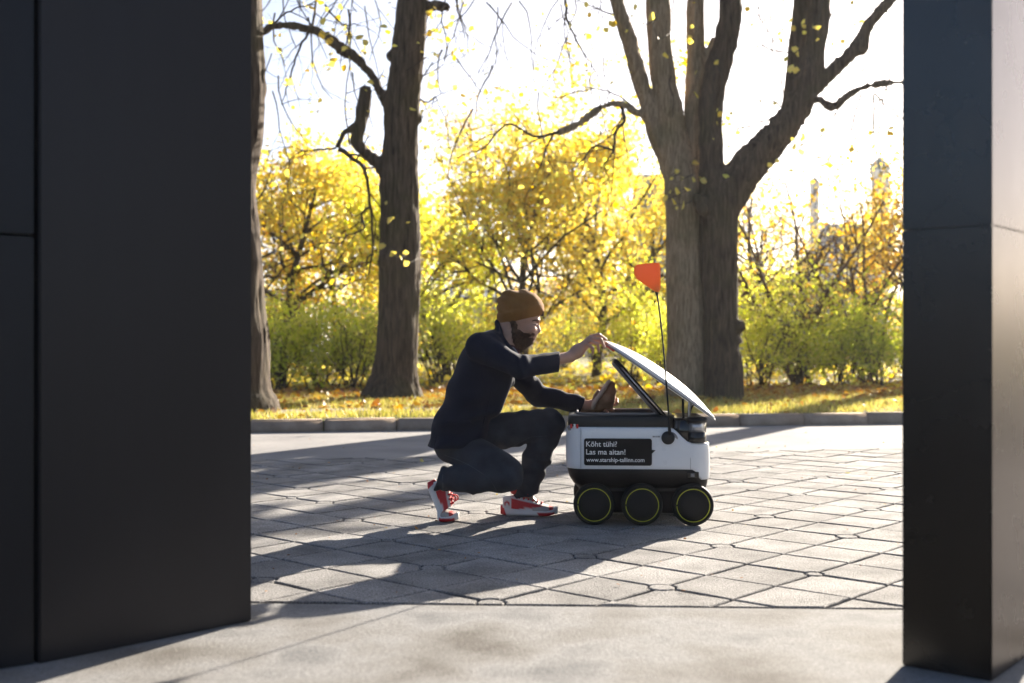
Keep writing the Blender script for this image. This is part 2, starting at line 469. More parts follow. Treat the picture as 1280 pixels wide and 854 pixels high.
# cast slab in front with its step
slab = strip('slab', lambda x: 2.87 - 0.0 * x, lambda x: slabY(x), 0.004, M['slab'], -14, 14, 28)
V = []; Fc = []
tag(slab, 'weathered cast concrete threshold slab in front of the pavers')
sv = [(-14, 2.87, 0.004), (14, 2.87, 0.004), (14, 2.87, -0.07), (-14, 2.87, -0.07)]
obj('slab_riser', sv, [[0, 3, 2, 1]], M['slab'], slab)
se = [(-14, slabY(-14), 0.004), (14, slabY(14), 0.004), (14, slabY(14), -0.07), (-14, slabY(-14), -0.07)]
obj('slab_back_edge', se, [[0, 1, 2, 3]], M['slab'], slab)
fl = strip('lower_floor', lambda x: -40.0, lambda x: 2.869, -0.06, M['joint'], -40, 40, 8)
tag(fl, 'dark paved floor on the viewer\'s side of the gateway')

# kerb stones
kerb = strip('kerb', lambda x: kerbY(x) - 0.01, lambda x: kerbY(x) + 0.12, -0.02, M['joint'])
tag(kerb, 'bed under the row of kerb stones')
kd = np.array([1, KS]); kd = kd / np.linalg.norm(kd); kn = np.array([-kd[1], kd[0]])
k0 = np.array([P(403, 540, 1)[0] * 10.98, 10.98]); k0[1] = kerbY(k0[0])
for k in range(-9, 16):
    L = 0.70; a = k0 + kd * k * L; b = a + kd * (L - 0.012)
    pts = [a, b, b + kn * 0.15, a + kn * 0.15]
    dz = rng.uniform(-.004, .004); dn = rng.uniform(-.004, .004)
    pts = [p + kn * dn for p in pts]
    bm = bmesh.new()
    vs_ = [bm.verts.new((p[0], p[1], -0.05)) for p in pts] + [bm.verts.new((p[0], p[1], GZ + dz)) for p in pts]
    for f in ([3, 2, 1, 0], [4, 5, 6, 7], [0, 1, 5, 4], [1, 2, 6, 5], [2, 3, 7, 6], [3, 0, 4, 7]): bm.faces.new([vs_[q] for q in f])
    bmesh.ops.bevel(bm, geom=[e for e in bm.edges], offset=0.014, segments=2, affect='EDGES')
    bm_obj('kerb_stone', bm, M['kerb'], kerb, True)

# park path behind the verge, on the left, and one further back
tag(strip('path', lambda x: kerbY(x) + 1.55 + 0.10 * x, lambda x: kerbY(x) + 2.35 + 0.16 * x, GZ - 0.012, M['path'], -12, 0.6, 16), 'pale gravel path behind the grass verge')
tag(strip('path_far', lambda x: 33 + 0.1 * x, lambda x: 39 + 0.1 * x, GZ - 0.012, M['path'], -40, 60, 16), 'pale path crossing the park behind the shrubs')

# ------------------------------------------------------------------ the dark steel gateway
def steel(name, col, rough, streak):
    m, nt, p = new_mat(name); p.inputs['Metallic'].default_value = 0.0; p.inputs['Specular IOR Level'].default_value = 0.38
    p.inputs['Specular Tint'].default_value = (1.0, 0.96, 0.96, 1)
    tc = N(nt, 'ShaderNodeTexCoord'); mp = N(nt, 'ShaderNodeMapping'); mp.inputs['Scale'].default_value = (9, 9, 0.8)
    nt.links.new(tc.outputs['Object'], mp.inputs['Vector'])
    no = N(nt, 'ShaderNodeTexNoise'); no.inputs['Scale'].default_value = 1.6; no.inputs['Detail'].default_value = 8; no.inputs['Roughness'].default_value = 0.6
    nt.links.new(mp.outputs[0], no.inputs['Vector'])
    cr = ramp(nt, [(0.3, [c * (1 - streak) for c in col]), (0.7, [c * (1 + streak) for c in col])])
    nt.links.new(no.outputs['Fac'], cr.inputs['Fac']); nt.links.new(cr.outputs[0], p.inputs['Base Color'])
    n2 = N(nt, 'ShaderNodeTexNoise'); n2.inputs['Scale'].default_value = 5; n2.inputs['Detail'].default_value = 8
    nt.links.new(tc.outputs['Object'], n2.inputs['Vector'])
    mr = N(nt, 'ShaderNodeMapRange'); mr.inputs['To Min'].default_value = rough - 0.05; mr.inputs['To Max'].default_value = rough + 0.05
    nt.links.new(n2.outputs['Fac'], mr.inputs['Value']); nt.links.new(mr.outputs[0], p.inputs['Roughness'])
    return m
M['steel'] = steel('blackened_steel', (0.011, 0.011, 0.0135), 0.36, 0.08)
M['steel_b'] = steel('satin_dark_steel', (0.066, 0.064, 0.061), 0.27, 0.05)
M['steel_b'].node_tree.nodes['Principled BSDF'].inputs['Metallic'].default_value = 1.0
def quad_prism(pts, z0, z1, bev=0.004):
    bm = bmesh.new()
    vs_ = [bm.verts.new((p[0], p[1], z0)) for p in pts] + [bm.verts.new((p[0], p[1], z1)) for p in pts]
    for f in ([3, 2, 1, 0], [4, 5, 6, 7], [0, 1, 5, 4], [1, 2, 6, 5], [2, 3, 7, 6], [3, 0, 4, 7]): bm.faces.new([vs_[q] for q in f])
    bmesh.ops.recalc_face_normals(bm, faces=bm.faces)
    bmesh.ops.bevel(bm, geom=list(bm.edges), offset=bev, segments=2, affect='EDGES')
    return bm
A_ = np.array([-1.247, 3.06]); B_ = np.array([-0.792, 3.53])
dl = (B_ - A_) / np.linalg.norm(B_ - A_); nl = np.array([-dl[1], dl[0]])     # nl points away from the camera
lp = thing('steel_portal_wall', (A_[0], A_[1], 0.004), 'black steel wall panel standing at the left of the opening', 'steel wall')
bm_obj('panel', quad_prism([A_, B_, B_ + nl * 0.30, A_ + nl * 0.30], 0.006, 4.6), M['steel'], lp)
A2 = A_ + nl * 0.012 - dl * 0.008
dl2 = np.array([-0.80, -0.60]); n2_ = np.array([-0.60, 0.80])
B2 = A2 + dl2 * 0.55
bm_obj('side_panel', quad_prism([B2, A2, A2 + n2_ * 0.25, B2 + n2_ * 0.25], 0.006, 1.132), M['steel'], lp)
bm_obj('side_panel', quad_prism([B2, A2, A2 + n2_ * 0.25, B2 + n2_ * 0.25], 1.138, 4.6), M['steel'], lp)
Cc = np.array([1.2, 2.90]); dA = np.array([-0.77, 0.64]); dB = np.array([0.64, 0.77])
rp = thing('steel_portal_post', (Cc[0], Cc[1], 0.004), 'black steel post with a pale reflection standing at the right of the opening', 'steel post')
for z0, z1 in ((0.006, 1.146), (1.1475, 4.6)):
    bm_obj('panel', quad_prism([Cc, Cc + dB * 0.42, Cc + dB * 0.42 + dA * 0.228, Cc + dA * 0.228], z0, z1, .0025), M['steel_b'], rp)

# ------------------------------------------------------------------ trees
M['bark_dark'] = bark_mat('linden_bark_dark', (0.022, 0.015, 0.010), (0.135, 0.098, 0.070))
M['bark_pale'] = bark_mat('linden_bark_pale', (0.15, 0.108, 0.068), (0.46, 0.345, 0.225), mossamt=0.4, scale=1.5)
M['bark_mid'] = bark_mat('linden_bark_mid', (0.028, 0.020, 0.014), (0.15, 0.112, 0.079), mossamt=0.35)
M['twig'] = simple('twig_bark', (0.055, 0.04, 0.028), 0.85, var=0.3, vscale=20)
M['twig_red'] = simple('reddish_twig_bark', (0.10, 0.055, 0.035), 0.85, var=0.3, vscale=20)
M['leaf_y'] = leaf_mat('yellow_leaf', [(0.0, (0.60, 0.40, 0.05)), (0.3, (0.72, 0.56, 0.11)), (0.65, (0.76, 0.66, 0.19)), (1.0, (0.58, 0.58, 0.12))], .58)
M['leaf_o'] = leaf_mat('golden_leaf', [(0.0, (0.46, 0.24, 0.05)), (0.35, (0.68, 0.43, 0.08)), (0.75, (0.74, 0.56, 0.13)), (1.0, (0.72, 0.64, 0.22))], .58)
M['leaf_g'] = leaf_mat('yellow_green_leaf', [(0.0, (0.54, 0.60, 0.08)), (0.4, (0.72, 0.74, 0.12)), (0.75, (0.80, 0.77, 0.16)), (1.0, (0.84, 0.78, 0.26))], .66)
M['leaf_gg'] = leaf_mat('green_leaf', [(0.0, (0.40, 0.48, 0.08)), (0.4, (0.60, 0.66, 0.10)), (0.8, (0.72, 0.73, 0.13)), (1.0, (0.80, 0.76, 0.2))], .66)
M['leaf_b'] = leaf_mat('brown_leaf', [(0.0, (0.36, 0.22, 0.09)), (0.5, (0.52, 0.37, 0.10)), (1.0, (0.64, 0.50, 0.12))], .6)
M['litter'] = leaf_mat('fallen_leaf', [(0.0, (0.18, 0.075, 0.02)), (0.4, (0.36, 0.15, 0.03)), (0.75, (0.48, 0.27, 0.04)), (1.0, (0.55, 0.42, 0.10))], 0.3)

def leaf_arrays(cen, size, nrng, flat=0.0, sun=0.0):
    """one small folded leaf blade per centre; flat pulls the blades level"""
    n = len(cen)
    a = nrng.normal(size=(n, 3)); a /= np.linalg.norm(a, axis=1)[:, None]
    b = nrng.normal(size=(n, 3)); b[:, 2] *= (1 - flat); a[:, 2] *= (1 - flat)
    a /= np.linalg.norm(a, axis=1)[:, None]
    b -= (a * b).sum(1)[:, None] * a; b /= np.linalg.norm(b, axis=1)[:, None] + 1e-9
    c = np.cross(a, b)
    s = (size * nrng.uniform(0.45, 1.35, n))[:, None]
    w = 0.42
    v0 = cen - a * s * 0.5; v3 = cen + a * s * 0.5
    v1 = cen - a * s * 0.12 + b * s * w + c * s * 0.13; v2 = cen + a * s * 0.2 + b * s * w * 0.8 + c * s * 0.10
    v5 = cen - a * s * 0.12 - b * s * w + c * s * 0.13; v4 = cen + a * s * 0.2 - b * s * w * 0.8 + c * s * 0.10
    V = np.stack([v0, v1, v2, v3, v4, v5], 1).reshape(-1, 3)
    k = np.arange(n)[:, None] * 6
    Fq = np.concatenate([k + np.array([[0, 1, 2, 3]]), k + np.array([[0, 3, 4, 5]])])
    return V, Fq
def leaves(name, cen, size, mat, parent, seed, flat=0.0):
    V, Fq = leaf_arrays(np.asarray(cen, float), size, np.random.default_rng(seed), flat)
    return tag(obj(name, V, Fq, mat, parent), kind='stuff')

def grow(rg, start, d, length, r, level, maxlev, lines, tips, droop=0.0, spread=0.7, kids=(3, 5), npts=6, wander=0.16):
    d = d / np.linalg.norm(d); pts = [start]; seg = length / (npts - 1); dd = d.copy()
    for k in range(npts - 1):
        dd = dd + rg.normal(size=3) * wander + np.array([0, 0, 0.05 - droop * (level > 0)])
        dd /= np.linalg.norm(dd); pts.append(pts[-1] + dd * seg)
    rad = np.linspace(r, r * 0.45, npts); lines.append((np.array(pts), rad))
    if level >= maxlev:
        for k in range(1, npts): tips.append(pts[k])
        return
    for _ in range(rg.integers(*kids)):
        t = rg.uniform(0.3, 1.0); i = min(int(t * (npts - 1)), npts - 2); base = pts[i] + (pts[i + 1] - pts[i]) * (t * (npts - 1) - i)
        nd = (pts[i + 1] - pts[i]); nd = nd / np.linalg.norm(nd) + rg.normal(size=3) * spread
        grow(rg, base, nd, length * rg.uniform(0.5, 0.75), rad[i] * 0.6, level + 1, maxlev, lines, tips, droop, spread, kids, max(4, npts - 1), wander)

def lit_zone(Q):
    # points whose shadow would fall on the open, sunlit spot where robot and person are
    s = np.array(sdir); Q = np.atleast_2d(Q); g = Q - s[None] * (Q[:, 2] / s[2])[:, None]
    return (g[:, 0] > -2.3) & (g[:, 0] < 1.5) & (g[:, 1] > 3.45) & (g[:, 1] < 6.6)
def big_tree(name, label, mat, base, chains, res, knots=(), ridge=0.012, twigs=(), leafn=0, seed=1, crown_n=7, group='large lindens along the kerb', hang=()):
    """chains: lists of (u, v, r_px, Y); joined smoothly into one wooden surface"""
    t = thing(name, tuple(base), label, 'tree', group)
    segs = []
    for ch in chains:
        Q = np.array([np.append(P(u, v, Y), r * Y / F) for u, v, r, Y in ch])
        Q = smooth_line(Q, max(4, (len(Q) - 1) * 3))
        segs.append(Q)
    allq = np.concatenate(segs)
    lo = allq[:, :3].min(0) - 0.5; hi = allq[:, :3].max(0) + 0.5
    def f(X):
        d = None
        for Q in segs:
            dd = None
            for a, b in zip(Q[:-1], Q[1:]):
                e = cone(X, a[:3], b[:3], max(a[3], .031), max(b[3], .031)); dd = e if dd is None else np.minimum(dd, e)
            d = dd if d is None else smin(d, dd, 0.045)
        for (u, v, r, Y) in knots:
            d = smin(d, np.linalg.norm(X - P(u, v, Y).astype(np.float32), axis=1) - r * Y / F, 0.06)
        return d
    V, Fq = sdf_mesh(f, lo, hi, res)
    nrm = vnormals(V, Fq)
    d1 = vnoise(V * np.array([16, 16, 2.2])); d2 = vnoise(V * np.array([38, 38, 6.0]) + 7); d3 = vnoise(V * 2.3 + 3)
    V = V + nrm * (ridge * 1.3 * (1 - np.abs(d1) * 2.4) + ridge * 0.6 * d2 + 0.022 * d3)[:, None]
    obj('trunk', V, Fq, mat, t, True)
    rg = np.random.default_rng(seed)
    lines, tips = [], []
    for pts, r0, r1 in twigs:
        Q = np.array([P(*q) for q in pts]); Q = smooth_line(Q, len(Q) * 4)
        Q += rg.normal(size=Q.shape) * 0.008
        rad = np.linspace(r0, r1, len(Q)); lines.append((Q, rad))
        for k in range(3, len(Q), 3):
            dd = Q[k] - Q[k - 1]; dd = dd / np.linalg.norm(dd) + rg.normal(size=3) * 0.75 + np.array([0, 0, -0.25])
            grow(rg, Q[k], dd, rg.uniform(0.25, 0.7), max(rad[k] * 0.5, 0.007), 1, 2, lines, tips, droop=0.12, kids=(1, 3), npts=5)
    # thin hanging twigs
    for (u0, u1, cnt) in hang:
        for _ in range(cnt):
            u = rg.uniform(u0, u1); v = rg.uniform(-70, 150) if rg.uniform() < .5 else rg.uniform(-60, 30); Yh = base[1] + rg.normal() * .5
            dd = np.array([rg.normal() * .6, rg.normal() * .4, -1.0])
            grow(rg, P(u, v, Yh), dd, rg.uniform(.5, 1.25), rg.uniform(.009, .014), 1, 3, lines, tips, droop=0.10, kids=(1, 4), npts=7, wander=.22)
    # upper crown above the frame: it throws the branch shadows on the road
    for Q in segs[1:] if len(segs) > 1 else segs:
        for _ in range(crown_n):
            k = rg.integers(len(Q) // 2, len(Q)); st = Q[k, :3]
            if st[2] < 5.6: continue
            dd = rg.normal(size=3); dd[2] = abs(dd[2]) * 0.5 + 0.1
            grow(rg, st, dd, rg.uniform(1.2, 2.2), 0.03, 1, 3, lines, tips, droop=0.05, kids=(2, 4), npts=6)
    lines = [l for l in lines if l[1].mean() < 0.013 or not lit_zone(l[0]).any()]
    if lines:
        V, Fc = tube_arrays(lines, 5); tag(obj('branches', V, Fc, M['twig'], t, True), kind='stuff')
    tips = np.array(tips) if tips else np.zeros((0, 3))
    if len(tips): tips = tips[~lit_zone(tips)]
    if leafn and len(tips):
        cen = tips[rg.integers(0, len(tips), leafn)] + rg.normal(size=(leafn, 3)) * 0.05
        leaves('crown', cen, 0.085, M['leaf_y'], t, seed + 9)
    return t
LEAF = None
def single_leaf(parent, p, rg, size, mat):
    V, Fq = leaf_arrays(np.array([p]), size, rg, 0.0)
    # a rounder linden blade
    return obj('leaf', V, Fq, mat, parent)
YA, YB, YC_, YD = 15.3, 15.05, 15.2, 12.5
tA = big_tree('linden_tree', 'pale-barked linden, left trunk of the pair behind the robot', M['bark_pale'], P(862, 498, YA) * [1, 1, 0] + [0, 0, GZ - .02], [
    [(862, 512, 33, YA), (861, 480, 28, YA), (858, 420, 25, YA), (857, 340, 23, YA), (857, 275, 24, YA), (853, 238, 23, YA)],
    [(850, 240, 14, YA), (836, 205, 12, YA), (818, 160, 10, YA), (803, 110, 9.5, YA), (788, 55, 9, YA), (768, -5, 8.5, YA), (735, -120, 8, YA), (690, -300, 6, YA)],
    [(856, 240, 20, YA), (848, 200, 18, YA), (838, 150, 16, YA), (829, 95, 15, YA), (824, 40, 14, YA), (822, -5, 13.5, YA), (818, -160, 12, YA), (800, -420, 8, YA)],
    [(864, 245, 17, YA + .1), (868, 190, 14, YA + .1), (870, 110, 12.5, YA + .1), (870, 0, 10.5, YA + .1), (874, -160, 9, YA + .1), (880, -400, 6, YA + .1)],
    [(876, 110, 7, YA + .1), (884, 80, 7, YA + .05), (894, 52, 7, YA)],
    [(815, 148, 5.5, YA), (796, 141, 5, YA), (778, 131, 4.6, YA), (760, 131, 4.2, YA - .1), (742, 141, 3.6, YA - .2), (722, 156, 3.2, YA - .3), (700, 165, 2.8, YA - .3)],
], 0.026, twigs=[
    ([(700, 165, YA - .3), (668, 170, YA - .4), (635, 156, YA - .4), (612, 178, YA - .4), (598, 190, YA - .4)], .022, .008),
    ([(776, 132, YA), (781, 150, YA), (770, 165, YA), (766, 186, YA), (745, 182, YA), (728, 200, YA), (714, 212, YA)], .03, .008),
    ([(692, 168, YA - .3), (683, 185, YA - .3), (676, 210, YA - .3)], .016, .006),
    ([(706, 0, YA), (710, 28, YA), (722, 52, YA), (735, 75, YA), (750, 98, YA)], .022, .005),
    ([(796, 138, YA), (770, 118, YA), (745, 111, YA), (715, 117, YA), (690, 124, YA)], .014, .005),
    ([(768, 186, YA), (760, 200, YA), (752, 215, YA)], .014, .005),
    ([(775, 22, YA), (745, 10, YA), (720, 0, YA)], .014, .006),
    ([(622, 10, YA), (620, 45, YA), (624, 70, YA)], .010, .004),
], leafn=200, seed=3, hang=[(560, 760, 18), (830, 900, 5)])
tB = big_tree('linden_tree', 'dark ridged linden, right trunk of the pair, with a limb bending to the right', M['bark_dark'], P(903, 498, YB) * [1, 1, 0] + [0, 0, GZ - .02], [
    [(905, 514, 27, YB), (904, 485, 24, YB), (903, 420, 21, YB), (900, 350, 20, YB), (898, 290, 22, YB), (898, 252, 24, YB)],
    [(894, 245, 20, YB), (889, 190, 14.5, YB), (889, 130, 13, YB), (898, 85, 14, YB), (907, 50, 14, YB), (913, 0, 13, YB), (918, -140, 11, YB), (925, -400, 7, YB)],
    [(906, 250, 23, YB), (932, 212, 22, YB), (962, 178, 19, YB), (988, 148, 18, YB), (1007, 112, 17, YB), (1018, 60, 13.5, YB), (1025, 0, 12, YB), (1034, -140, 10, YB), (1050, -380, 7, YB)],
    [(980, 160, 10, YB + .25), (990, 100, 9, YB + .25), (998, 40, 9, YB + .25), (1001, 0, 8.5, YB + .25), (1004, -140, 8, YB + .25), (990, -380, 6, YB + .25)],
    [(1015, 116, 10, YB), (1036, 93, 8.5, YB), (1060, 71, 7.5, YB), (1074, 56, 7, YB), (1085, 32, 6, YB), (1112, 0, 6, YB), (1150, -50, 5.5, YB), (1230, -160, 5, YB)],
    [(1010, 120, 6, YB - .1), (1028, 127, 4.8, YB - .2), (1041, 134, 5, YB - .25), (1058, 121, 4.3, YB - .3), (1084, 108, 3.3, YB - .3), (1129, 103, 3, YB - .3), (1180, 108, 2, YB - .3)],
], 0.026, knots=[(924, 408, 9, YB - .1), (922, 425, 7, YB - .1), (873, 250, 9, YB - .15), (1075, 60, 8, YB), (878, 262, 8, YB - .2)], ridge=0.016, twigs=[
    ([(1070, 114, YB - .3), (1095, 115, YB - .3), (1115, 124, YB - .3), (1135, 138, YB - .3)], .02, .008),
    ([(1092, 117, YB - .3), (1110, 135, YB - .3), (1128, 150, YB - .3)], .014, .006),
    ([(1076, 118, YB - .3), (1066, 155, YB - .3), (1060, 175, YB - .3)], .014, .005),
    ([(1092, 118, YB - .3), (1092, 160, YB - .3), (1096, 200, YB - .3)], .015, .005),
    ([(1060, 122, YB - .3), (1040, 150, YB - .3), (1036, 175, YB - .3)], .012, .004),
    ([(985, 137, YB), (960, 150, YB), (935, 158, YB), (915, 162, YB)], .014, .005),
    ([(980, 135, YB), (955, 122, YB), (920, 119, YB)], .012, .005),
], leafn=200, seed=4, hang=[(920, 990, 8), (1040, 1130, 12)])
tC = big_tree('linden_tree', 'single straight linden with arching left limb behind the crouching person', M['bark_mid'], P(492, 498, YC_) * [1, 1, 0] + [0, 0, GZ - .02], [
    [(490, 514, 44, YC_), (492, 492, 33, YC_), (494, 465, 27, YC_), (497, 420, 24.5, YC_), (500, 330, 23.5, YC_), (500, 250, 24.5, YC_), (500, 190, 22.5, YC_), (504, 120, 21, YC_), (510, 60, 19, YC_), (515, 0, 17, YC_), (521, -150, 15, YC_), (530, -420, 9, YC_)],
    [(488, 135, 7, YC_), (478, 118, 6.3, YC_), (466, 97, 6, YC_), (448, 75, 6, YC_), (425, 60, 6.5, YC_), (405, 43, 5.3, YC_), (388, 37, 5, YC_), (355, 31, 5, YC_), (332, 38, 4, YC_), (290, 70, 3, YC_)],
    [(488, 220, 10, YC_), (468, 200, 8.5, YC_), (448, 182, 8, YC_ - .1), (447, 170, 8, YC_ - .1), (453, 145, 8.5, YC_ - .1), (457, 115, 8.5, YC_ - .1)],
    [(446, 158, 5, YC_ - .1), (432, 165, 4, YC_ - .2), (422, 182, 4.5, YC_ - .2)],
    [(515, 10, 5, YC_), (540, 7, 5, YC_), (560, 9, 3, YC_)],
    [(462, 494, 9, YC_ - .05), (474, 480, 15, YC_), (486, 455, 18, YC_)],
], 0.026, knots=[(488, 70, 6, YC_), (521, 148, 8, YC_), (490, 325, 14, YC_ - .1), (480, 235, 6, YC_)], ridge=0.012, twigs=[
    ([(424, 186, YC_ - .2), (440, 197, YC_ - .2), (456, 212, YC_ - .2), (463, 250, YC_ - .2), (466, 300, YC_ - .2), (461, 344, YC_ - .2)], .035, .010),
    ([(463, 258, YC_ - .2), (452, 268, YC_ - .2), (455, 285, YC_ - .2), (435, 295, YC_ - .2), (420, 308, YC_ - .2)], .02, .008),
    ([(466, 318, YC_ - .2), (450, 330, YC_ - .2), (436, 340, YC_ - .2)], .014, .006),
    ([(420, 185, YC_ - .2), (400, 187, YC_ - .2), (375, 190, YC_ - .2), (362, 200, YC_ - .2)], .016, .006),
    ([(390, 37, YC_), (395, 0, YC_), (400, -40, YC_)], .02, .012),
    ([(388, 38, YC_), (372, 65, YC_), (362, 100, YC_), (352, 130, YC_)], .02, .006),
    ([(480, 135, YC_), (470, 110, YC_), (482, 85, YC_)], .012, .005),
    ([(520, 100, YC_), (532, 92, YC_), (542, 77, YC_)], .014, .006),
    ([(520, 125, YC_), (535, 128, YC_), (545, 120, YC_), (548, 135, YC_)], .014, .006),
    ([(437, 180, YC_), (432, 130, YC_), (438, 60, YC_), (440, 0, YC_)], .012, .005),
], leafn=260, seed=5, hang=[(330, 470, 20), (525, 600, 9)])
tD = big_tree('linden_tree', 'linden trunk half hidden by the steel wall at the left edge of the opening', M['bark_dark'], P(296, 513, YD) * [1, 1, 0] + [0, 0, GZ - .02], [
    [(294, 530, 60, YD), (294, 500, 47, YD), (294, 450, 42, YD), (292, 400, 41, YD), (290, 300, 36, YD), (288, 240, 32, YD), (294, 160, 34, YD), (300, 100, 30, YD), (300, 0, 26, YD), (305, -200, 22, YD), (310, -500, 14, YD)],
], 0.026, knots=[(316, 112, 14, YD), (314, 130, 11, YD)], ridge=0.007, twigs=[([(330, 40, YD), (360, 15, YD), (395, 5, YD)], .015, .006)], leafn=100, seed=6)
# two lindens to the right of the frame: only their shadows reach the picture
for k, (x, y, lab) in enumerate(((6.75, 18.4, 'linden to the right of the opening, hidden by the post, shading the paving'), (8.0, 22.6, 'farther linden to the right of the opening, shading the road'))):
    u0 = 640 + F * x / y
    big_tree('linden_tree', lab, M['bark_dark'], (x, y, GZ - .02), [
        [(u0, 500, 26, y), (u0, 420, 20, y), (u0 + 2, 300, 18, y), (u0 + 6, 100, 16, y), (u0 + 12, -150, 13, y), (u0 + 10, -420, 8, y)],
        [(u0 + 5, 60, 9, y), (u0 - 10, -60, 7, y), (u0 - 40, -220, 5, y)],
    ], 0.05, leafn=1100, crown_n=22, seed=20 + k, ridge=0.01)
# sprigs of single linden leaves on the near trunks (each blade can be picked out)
rg = np.random.default_rng(77)
for par, pts in ((tA, [(845, 214), (838, 222), (850, 226), (853, 224), (836, 240), (846, 240), (859, 238), (833, 250), (842, 252), (853, 256), (845, 262), (867, 226), (876, 224), (881, 228), (783, 38), (788, 22), (793, 10), (806, 30), (814, 20), (823, 48), (831, 70), (862, 50), (864, 52), (869, 92), (868, 118), (894, 80)]),
                 (tB, [(990, 88), (994, 90), (968, 130), (1021, 33), (948, 58), (976, 38), (992, 175), (994, 185), (1000, 190), (963, 205), (971, 203), (992, 60)]),
                 (tC, [(492, 272), (486, 274), (511, 276), (479, 306), (489, 318), (499, 322), (509, 315), (509, 329), (541, 22), (547, 20), (488, 3), (425, 25), (426, 32), (457, 111), (463, 103), (526, 158), (531, 152), (528, 140), (538, 108), (537, 92)])):
    Yp = {tA.name: YA, tB.name: YB, tC.name: YC_}[par.name]
    for u, v in pts:
        single_leaf(par, P(u + rg.uniform(-2, 2), v + rg.uniform(-2, 2), Yp - 0.55), rg, 0.10, M['leaf_y'])
    lines = []
    rg2 = np.random.default_rng(5)
    for (u, v), (u2, v2) in zip(pts[::2], pts[1::2]):
        if abs(u - u2) + abs(v - v2) < 45:
            Q = smooth_line(np.array([P(u2 + 14, v2 - 6, Yp - 0.2), P(u2, v2, Yp - 0.5), P(u, v, Yp - 0.55)]), 7); V, Fc = tube_arrays([(Q, np.linspace(.006, .003, 7))], 4); obj('sprig', V, Fc, M['twig'], par, True)

def park_tree(name, label, u, Y, vtop, wid_px, mat, n, size, seed, twig='twig', base_v=None, density=1.0, group='autumn trees across the park', trunk_r=0.10, stems=1, lean=0.0, low=0.25, shape=1.0):
    rg = np.random.default_rng(seed)
    x = (u - 640) * Y / F; H = HC - (vtop - VH) * Y / F - GZ; W = wid_px * Y / F
    t = thing(name, (x, Y, GZ - .03), label, 'tree', group)
    lines, tips = [], []
    trunks = []
    for s in range(stems):
        d = np.array([lean + rg.normal() * 0.12 * (stems > 1) * 2.2, rg.normal() * 0.1 * (1 + 1.5 * (stems > 1)), 1.0])
        L = H * rg.uniform(0.86, 0.97); n_ = 9; pts = [np.array([x + rg.normal() * 0.08 * (stems > 1), Y + rg.normal() * .08 * (stems > 1), GZ - .05])]
        d /= np.linalg.norm(d)
        for k in range(n_ - 1):
            d = d + rg.normal(size=3) * 0.09; d[2] = max(d[2], .6); d /= np.linalg.norm(d); pts.append(pts[-1] + d * L / (n_ - 1))
        pts = np.array(pts); rad = np.linspace(trunk_r, trunk_r * 0.3, n_) / (1 if stems == 1 else 1.5)
        trunks.append((pts, rad))
        nb = int(18 / stems) + 4
        for b in range(nb):
            tt = low + (1 - low) * (b + rg.uniform(0, 1)) / nb; i = min(int(tt * (n_ - 1)), n_ - 2)
            ang = rg.uniform(0, 6.283); prof = math.sin(math.pi * min(1, (tt - low) / (1 - low) * 0.75 + 0.25)) ** shape
            dd = np.array([math.cos(ang), math.sin(ang), 0.45 + 0.5 * tt])
            grow(rg, pts[i], dd, W * 0.72 * max(.35, prof) * rg.uniform(.7, 1.05), rad[i] * 0.55, 1, 3, lines, tips, kids=(2, 5), npts=6, wander=0.2)
    V, Fc = tube_arrays(trunks, 8); obj('trunk', V, Fc, M[twig], t, True)
    V, Fc = tube_arrays(lines, 4); tag(obj('branches', V, Fc, M[twig], t, True), kind='stuff')
    tips = np.array(tips)
    m = int(n * density * .98)
    # clumps: leaves gather round part of the twig ends and leave gaps elsewhere
    clump = tips[vnoise(tips * 0.9 + seed) > -0.35] if len(tips) > 50 else tips
    cen = clump[rg.integers(0, len(clump), m)] + rg.normal(size=(m, 3)) * np.array([.20, .20, .16])
    leaves('crown', cen, size * .76, M[mat], t, seed + 50)
    return t
pt = [
    ('maple_tree', 'yellow tree beside the left steel wall', 352, 24, 205, 200, 'leaf_y', 7500, .12, 101),
    ('maple_tree', 'golden tree between the left linden and the steel wall', 425, 27, 235, 190, 'leaf_o', 7000, .12, 102),
    ('maple_tree', 'pale yellow tree just right of the single linden', 560, 25, 235, 160, 'leaf_g', 6500, .12, 103),
    ('maple_tree', 'bright lemon yellow tree behind the crouching person', 655, 23, 188, 200, 'leaf_y', 9000, .12, 104),
    ('maple_tree', 'broad bright yellow tree behind the orange flag', 745, 25, 150, 230, 'leaf_y', 10000, .12, 105),
    ('maple_tree', 'yellow-green tree at the left flank of the linden pair', 815, 28, 235, 150, 'leaf_y', 6000, .12, 106),
    ('birch_tree', 'tall thin brown tree with few leaves behind the lemon tree', 608, 36, 125, 150, 'leaf_b', 2600, .11, 107),
    ('larch_tree', 'slim golden cone-shaped tree rising above the yellow crowns', 705, 40, 140, 90, 'leaf_o', 4500, .13, 108),
    ('maple_tree', 'sparse amber tree showing right of the linden pair', 950, 29, 225, 150, 'leaf_b', 1300, .11, 109),
    ('maple_tree', 'orange tree at the edge of the right steel post', 1135, 25, 195, 120, 'leaf_o', 3000, .12, 110),
    ('maple_tree', 'low yellow tree behind the bare shrubs on the right', 1035, 33, 285, 190, 'leaf_y', 1500, .12, 111),
    ('maple_tree', 'dull yellow tree far back in the gap left of the single linden', 470, 38, 250, 130, 'leaf_o', 4500, .14, 112),
    ('maple_tree', 'olive tree far back between single linden and lemon tree', 530, 42, 240, 120, 'leaf_g', 4000, .15, 113),
    ('maple_tree', 'amber tree far back behind the linden pair', 880, 40, 240, 150, 'leaf_y', 4000, .15, 114),
]
